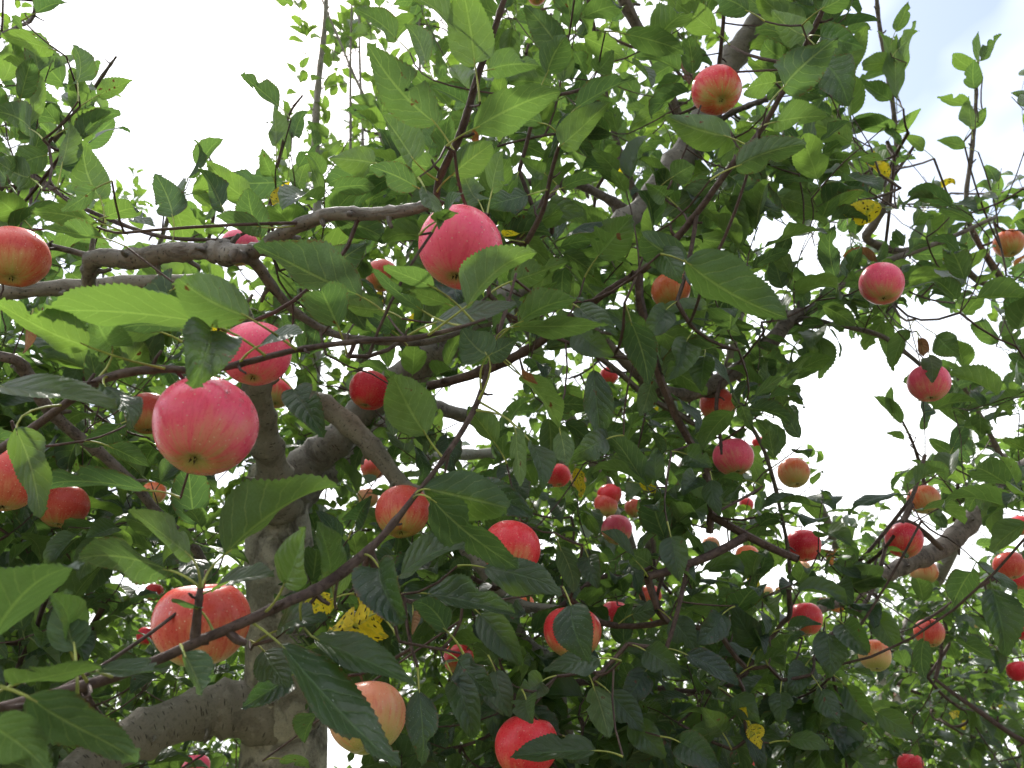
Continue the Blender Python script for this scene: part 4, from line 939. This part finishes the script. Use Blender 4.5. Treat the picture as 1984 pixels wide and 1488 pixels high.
# ------------------------------------------------------------------ growth of the rest of the crowns
def grow(t, seeds, rs, nshoot=10**9):
    """join every seed to the nearest wood already there (thin twigs, thicker where more hang on them)"""
    seeds = np.asarray(seeds); own = [-1] * len(t.nodes); cnt = len(t.nodes)
    NA = np.array(t.nodes); nodes = np.zeros((cnt + 6 * len(seeds) + 10, 3)); nodes[:cnt] = NA
    D = np.full(len(seeds), 1e9); J = np.zeros(len(seeds), int)
    for s in range(0, len(seeds), 200):
        dm = np.linalg.norm(seeds[s:s + 200, None] - NA[None], axis=2); J[s:s + 200] = dm.argmin(1); D[s:s + 200] = dm.min(1)
    todo = np.ones(len(seeds), bool); conns = []
    for _ in range(len(seeds)):
        k = np.where(todo, D, 1e9).argmin(); todo[k] = False
        A, B = nodes[J[k]].copy(), seeds[k]; ln = D[k]; ja = J[k]
        okc = True
        if ln > 0.05:
            okc = False
            AN = nodes[:cnt]; dd = np.linalg.norm(AN - B, axis=1); m_ = min(80, cnt - 1); cand = np.argpartition(dd, m_)[:m_]; cand = cand[np.argsort(dd[cand])][::4]
            tm = np.linspace(0.1, 0.9, 6)[:, None]
            for j in cand:
                x, y, _z = proj(AN[j] * (1 - tm) + B * tm)
                if lookup(SKYM, x, y).sum() <= 1 and not (lookup(KEEPZ, x[:5], y[:5]) > _z[:5]).any(): A = AN[j]; ln = dd[j]; ja = j; okc = True; break
        if not okc and k < nshoot: continue
        ctl = (A + B) / 2 + UPZ * (-0.12 * ln) + rs.normal(0, 0.07, 3) * ln
        n = 4 if ln < 0.12 else 6
        tt = np.linspace(0, 1, n)[:, None]
        P = (1 - tt) ** 2 * A + 2 * tt * (1 - tt) * ctl + tt ** 2 * B
        conns.append(dict(path=P, parent=own[ja], seed=k, n=1))
        ci = len(conns) - 1; j0 = cnt
        for p in P[1:]: nodes[cnt] = p; cnt += 1; own.append(ci)
        nd = np.linalg.norm(seeds[:, None] - P[None, 1:], axis=2); jn = nd.argmin(1); dn = nd.min(1)
        up = todo & (dn < D); D[up] = dn[up]; J[up] = j0 + jn[up]
    for c in reversed(conns):
        if c['parent'] >= 0: conns[c['parent']]['n'] += c['n']
    return conns

def shoot_leaves(t, B, d, rs, nleaf, length, lsize, droop, tocam=0.0):
    """a leafy shoot from B along d: leaves in a spiral; returns the twig path"""
    path = [B]; dd = d.copy(); n = 4
    for k in range(n):
        dd = nrm(dd + rs.normal(0, 0.12, 3)); path.append(path[-1] + dd * length / n)
    path = np.array(path)
    side = nrm(np.cross(d, [0.31, 0.52, 0.79])); w = np.cross(d, side)
    V = nrm(CAM - B)
    for k in range(nleaf):
        f = 0.15 + 0.85 * k / max(1, nleaf - 1); x = f * n; i0 = min(int(x), n - 1); P = path[i0] * (1 - (x - i0)) + path[i0 + 1] * (x - i0)
        ang = k * 2.4 + rs.uniform(-.4, .4)
        rad = side * math.cos(ang) + w * math.sin(ang)
        a = nrm(0.6 * d * (0.6 + 0.6 * f) + 0.95 * rad - UPZ * droop * rs.uniform(0.5, 1.3) + V * tocam + rs.normal(0, 0.15, 3))
        nn = UPZ + rs.normal(0, 0.38, 3) + V * tocam * 0.4
        nn = nrm(nn - a * (nn @ a))
        L = lsize * rs.uniform(0.62, 1.18) * (1.0 if k < nleaf - 2 else 0.75)
        t.leaves.append((P + a * L * 0.22, a, nn, L, rs.integers(0, NVAR), rs.random(), 0))
    return path

def cell(grid, px, py):
    c = min(15, max(0, int(px // 124))); r = min(11, max(0, int(py // 124))); return grid[r][c]
NEAR = [
 (3,0,0,0,0,1,2,2,4,6,7,6,5,1,0,0),
 (5,2,0,0,0,1,2,3,5,6,7,8,7,3,0,0),
 (5,4,0,1,1,2,3,4,6,7,7,8,7,5,5,5),
 (4,3,2,3,4,4,5,6,7,7,8,8,7,6,6,6),
 (3,3,3,3,5,6,6,7,8,8,7,6,6,6,6,6),
 (6,7,6,4,5,6,6,5,7,8,8,7,6,4,5,5),
 (7,8,6,3,4,6,5,2,5,7,7,6,3,1,4,5),
 (8,8,6,3,3,5,5,4,5,6,7,6,5,3,6,7),
 (9,9,7,4,3,6,6,6,6,6,6,7,7,7,8,8),
 (9,8,7,4,2,8,9,9,9,8,8,9,9,8,6,4),
 (9,8,7,5,1,6,9,9,9,9,9,9,9,8,4,2),
 (8,7,6,5,1,3,9,9,9,9,9,9,9,8,3,2)]
FAR = [
 (1,0,0,0,3,3,2,2,3,3,2,1,1,0,0,0),
 (2,0,0,0,3,3,3,3,3,3,2,1,1,0,0,0),
 (3,2,0,1,4,4,4,4,4,3,3,2,2,1,1,1),
 (4,3,2,3,5,5,5,5,4,4,3,3,2,1,1,1),
 (3,3,3,4,4,5,5,5,5,4,3,2,1,1,1,1),
 (5,5,5,4,4,4,4,3,4,4,3,2,1,0,0,1),
 (6,6,5,4,5,5,3,2,4,5,5,2,1,0,0,1),
 (7,7,6,5,5,5,4,5,6,6,5,4,1,0,1,2),
 (7,7,7,5,4,6,6,7,7,6,5,5,4,2,2,3),
 (7,7,7,6,3,6,7,7,7,7,6,5,5,4,3,3),
 (7,7,7,6,1,3,7,7,7,7,7,7,6,4,3,2),
 (7,7,6,6,0,1,4,7,7,7,7,7,6,4,2,2)]

SEEDS = {k: [] for k in TREES}
def scatter(grid, depth_fn, tree_fn, scale, rs, nl):
    for ry in range(-3, 14):
        for cx in range(-2, 18):
            r, c = min(11, max(0, ry)), min(15, max(0, cx)); dgt = grid[r][c]
            if not dgt: continue
            out = ry < 0 or ry > 11 or cx < 0 or cx > 15
            z = depth_fn(cx * 124 + 62, ry * 124 + 62)
            Lp = 0.078 * FPX / (0.5 * (z[0] + z[1]))
            n = dgt / 4 * 124 * 124 / (0.19 * Lp * Lp) / nl * scale * (1.25 if cx < 0 and ry > 4 else 0.55 if out else 1.0)  # unseen foliage past the left edge thickened to shade the lower left leaves
            for _ in range(rs.poisson(n)):
                px, py = (cx + rs.random()) * 124, (ry + rs.random()) * 124
                zz = rs.uniform(*z)
                if lookup(SKYM, np.array([px]), np.array([py]))[0]: continue
                p = at(px, py, zz)
                if p[2] < 0.7: continue
                SEEDS[tree_fn(px, py, zz)].append((p, px, py, zz))
rs = np.random.default_rng(21)
def depth_near(px, py):
    if px > 1560 and py < 1050: return (1.5, 2.5)
    if px < 260 and py < 480: return (1.1, 1.8)
    if py > 1090 and px > 1700: return (2.2, 3.2)
    if py > 1050 and px > 1100: return (1.1, 1.75)
    return (1.1, 2.05)
def tree_near(px, py, z):
    if px > 1600: return 'R'
    if px < 260 and py < 480: return 'L'
    return 'M'
def tree_far(px, py, z):
    return 'B1' if px < 430 else 'B2' if px < 980 else 'C2' if px < 1540 else 'C3'
scatter(NEAR, depth_near, tree_near, 1.28, rs, 9)
scatter(FAR, lambda x, y: (2.7, 4.4), tree_far, 1.2, rs, 9)

def finish_tree(t, seeds, rs, nl=8, lsize=0.088, far=False, mask=True):
    pos = [s[0] for s in seeds] + list(t.apple_seeds)
    conns = grow(t, pos, rs, len(seeds))
    twigs = []; shoots = []
    for c in conns:
        P = c['path']; r1 = 0.00115 * c['n'] ** 0.36; r0 = r1 * 1.15
        k = c['seed']
        tw_c = (P, np.linspace(r0, r1, len(P)))
        if k >= len(seeds) or c['n'] > 1: twigs.append(tw_c)
        if k < len(seeds):
            B, px, py, zz = seeds[k]
            upr = (py < 430 and (far or t.key in 'LR')) and rs.random() < 0.8
            d = nrm(nrm(P[-1] - P[-2]) * 0.55 + UPZ * rs.uniform(0.1, 0.9) + rs.normal(0, 0.45, 3))
            if upr: d = nrm(UPZ * 1.6 + rs.normal(0, 0.35, 3))
            low = py > 1000 and px > 560
            path = shoot_leaves(t, B, d, rs, nl, rs.uniform(0.20, 0.34) if upr else rs.uniform(0.07, 0.17), lsize, 0.75 if low else rs.uniform(-0.45, 0.1) if upr else rs.uniform(0.1, 0.55), 0.45 if low and not far else 0.0)
            x, y, z_ = proj(path)
            if (lookup(KEEPZ, x, y) > z_).any() or lookup(SKYM, x, y).sum() > 2:
                del t.leaves[-nl:]; continue
            shoots.append((len(t.leaves) - nl, len(t.leaves), path, tw_c if c['n'] == 1 else None))
    # leaves
    if not t.leaves: return
    P = np.array([l[0] for l in t.leaves]); A = np.array([l[1] for l in t.leaves]); Nn = np.array([l[2] for l in t.leaves])
    L = np.array([l[3] for l in t.leaves]); var = np.array([l[4] for l in t.leaves]); rn = np.array([l[5] for l in t.leaves])
    Y = np.cross(Nn, A)
    keep = np.ones(len(P), bool)
    if mask:
        nsky = np.zeros(len(P), int)
        for fu, fv in ((0, 0), (.35, .22), (.35, -.22), (.5, 0), (.75, .1), (.75, -.1), (1, 0)):
            q = P + A * (L * fu)[:, None] + Y * (L * fv)[:, None]
            x, y, z = proj(q)
            nsky += lookup(SKYM, x, y).astype(int)
            keep &= ~(lookup(KEEPZ, x, y) > z)
            keep &= z > 0.55
        keep &= nsky <= 2
    keep &= P[:, 2] > 0.55
    for i0, i1, path, tw_c in shoots:
        if keep[i0:i1].sum() < 3: keep[i0:i1] = False
        else:
            twigs.append((path, np.linspace(0.0013, 0.0008, len(path))))
            if tw_c is not None: twigs.append(tw_c)
    P, A, Nn, Y, L, var, rn = (a[keep] for a in (P, A, Nn, Y, L, var, rn))
    x, y, z = proj(P + A * (L * .5)[:, None])
    size = L * FPX / np.maximum(z, .1) * np.sqrt(np.abs(np.einsum('ij,ij->i', Nn, nrm(CAM - P))) + 0.15)
    size[(x < -20) | (x > 2004) | (y < -20) | (y > 1508) | (z < .1)] = 0
    order = np.argsort(-size)
    nobj = max(0, 300 - getattr(t, 'n_hero', 0))
    hi = [k for k in order[:nobj] if size[k] > 18]
    for k in hi:
        M3 = np.stack([A[k], Y[k], Nn[k]], 1) * L[k]
        kd = 'leaf' if size[k] > 62 else 'yellow' if rn[k] > 0.985 else 'brown' if rn[k] < 0.012 else 'leaf'
        leaf_obj(t, P[k], M3, leaf_hi_mesh(int(var[k]), kd))
    rest = np.ones(len(P), bool); rest[hi] = False
    VV, QQ, UU, RR = [], [], [], []; ofs = 0
    for vi in range(NVAR):
        for near in (True, False):
            idx = np.where(rest & (var == vi) & ((z < 2.6) == near))[0]
            if not len(idx): continue
            v, q, uv = (LEAF_MID if near else LEAF_LOW)[vi]
            W = P[idx, None] + L[idx, None, None] * (v[None, :, :1] * A[idx, None] + v[None, :, 1:2] * Y[idx, None] + v[None, :, 2:3] * Nn[idx, None])
            VV.append(W.reshape(-1, 3)); m = len(v)
            QQ.append((q[None] + (np.arange(len(idx)) * m)[:, None, None] + ofs).reshape(-1, 4)); ofs += m * len(idx)
            UU.append(np.tile(uv, (len(idx), 1))); RR.append(np.repeat(rn[idx], m))
    if VV:
        me = quads_mesh("foliage", np.vstack(VV) - t.base, np.vstack(QQ), MAT['leaf_far' if far else 'leaf'], np.vstack(UU), np.concatenate(RR))
        o = link("foliage", me, t.root); o["kind"] = "stuff"
    # twigs: the largest as parts, the rest joined
    sc = []
    for P_, R_ in twigs:
        xx, yy, zz = proj(P_); inn = ((xx > 0) & (xx < 1984) & (yy > 0) & (yy < 1488) & (zz > .2)).any()
        sc.append((np.hypot(xx[0] - xx[-1], yy[0] - yy[-1]) * R_[0] / max(zz.mean(), .2)) if inn else 0)
    od = np.argsort(-np.array(sc)); ntw = 150 if not far else 40
    VV, QQ, UU = [], [], []; ofs = 0
    for rank, k in enumerate(od):
        P_, R_ = twigs[k]
        v, q, uv = tube(P_, R_, 6 if rank < ntw else 4, cap=False)
        if rank < ntw and sc[k] > 0:
            link("twig", mesh_from("twig", v - t.base, q, MAT['twig'], uv), t.root)
        else:
            VV.append(v); QQ.append(np.array(q) + ofs); UU.append(uv); ofs += len(v)
    if VV:
        me = quads_mesh("fine_twigs", np.vstack(VV) - t.base, np.vstack(QQ), MAT['twig'], np.vstack(UU))
        o = link("fine_twigs", me, t.root); o["kind"] = "stuff"
    return len(P)

tot = 0
for key in ('M', 'R', 'L', 'B1', 'B2', 'C2', 'C3'):
    n = finish_tree(TREES[key], SEEDS[key], rs, nl=9, far=key[0] in 'BC')
    print("tree", key, len(SEEDS[key]), "shoots", n, "leaves")

# ------------------------------------------------------------------ far row of the orchard
FARTREES = [
 ('D1', 1900, 6.6, 3.2, 1.5, "distant pale green apple tree low at the right edge with tiny peach coloured apples"),
 ('D2', 1640, 8.2, 3.2, 1.5, "distant apple tree low behind the dark lower right foliage"),
 ('D3', 1330, 7.6, 3.3, 1.5, "distant apple tree low behind the middle right of the near crown"),
 ('D4', 960, 7.2, 3.2, 1.35, "distant apple tree low behind the apple with a leaf across its front"),
 ('D5', 330, 6.4, 3.2, 1.4, "distant apple tree low behind the striped apple and the thick low bough"),
 ('D6', 20, 7.4, 3.3, 1.5, "distant apple tree low at the left edge"),
 ('D7', 2250, 7.8, 3.3, 1.5, "distant apple tree reaching in low beyond the right edge behind the pale one"),
]
for key, px, z, H, rad_, lab in FARTREES:
    new_tree(key, ground_under(px, 1488, z), lab, "distant row of apple trees")
    t = TREES[key]; b = t.base; r = np.random.default_rng(sum(map(ord, key)))
    plain_trunk(key, b + [0, 0, 1.0], 0.10, 0.085)
    for k in range(5):
        a = k * 1.26 + r.uniform(0, .5); e = b + [math.cos(a) * rad_ * .65, math.sin(a) * rad_ * .65, H * r.uniform(.55, .85)]
        path = catmull([b + [0, 0, 0.9], b * .6 + e * .4 + [0, 0, 0.75], e], 6)
        path[:, 2] = np.maximum(path[:, 2], 0.5)
        v, q, uv = tube(path, np.linspace(.055, .014, len(path)), 8, 0.05)
        link("limb", mesh_from("limb", v - b, fix_tris(q), MAT['limb'], uv), t.root); add_nodes(t, path)
    seeds = []
    for k in range(430):
        u_ = nrm(r.normal(0, 1, 3)) * r.random() ** 0.45
        p = b + [u_[0] * rad_, u_[1] * rad_, H * 0.60 + u_[2] * H * 0.42]
        if p[2] < 0.8: continue
        seeds.append((p, 0, 0, z))
    finish_tree(t, seeds, r, nl=13, lsize=0.085, far=True)
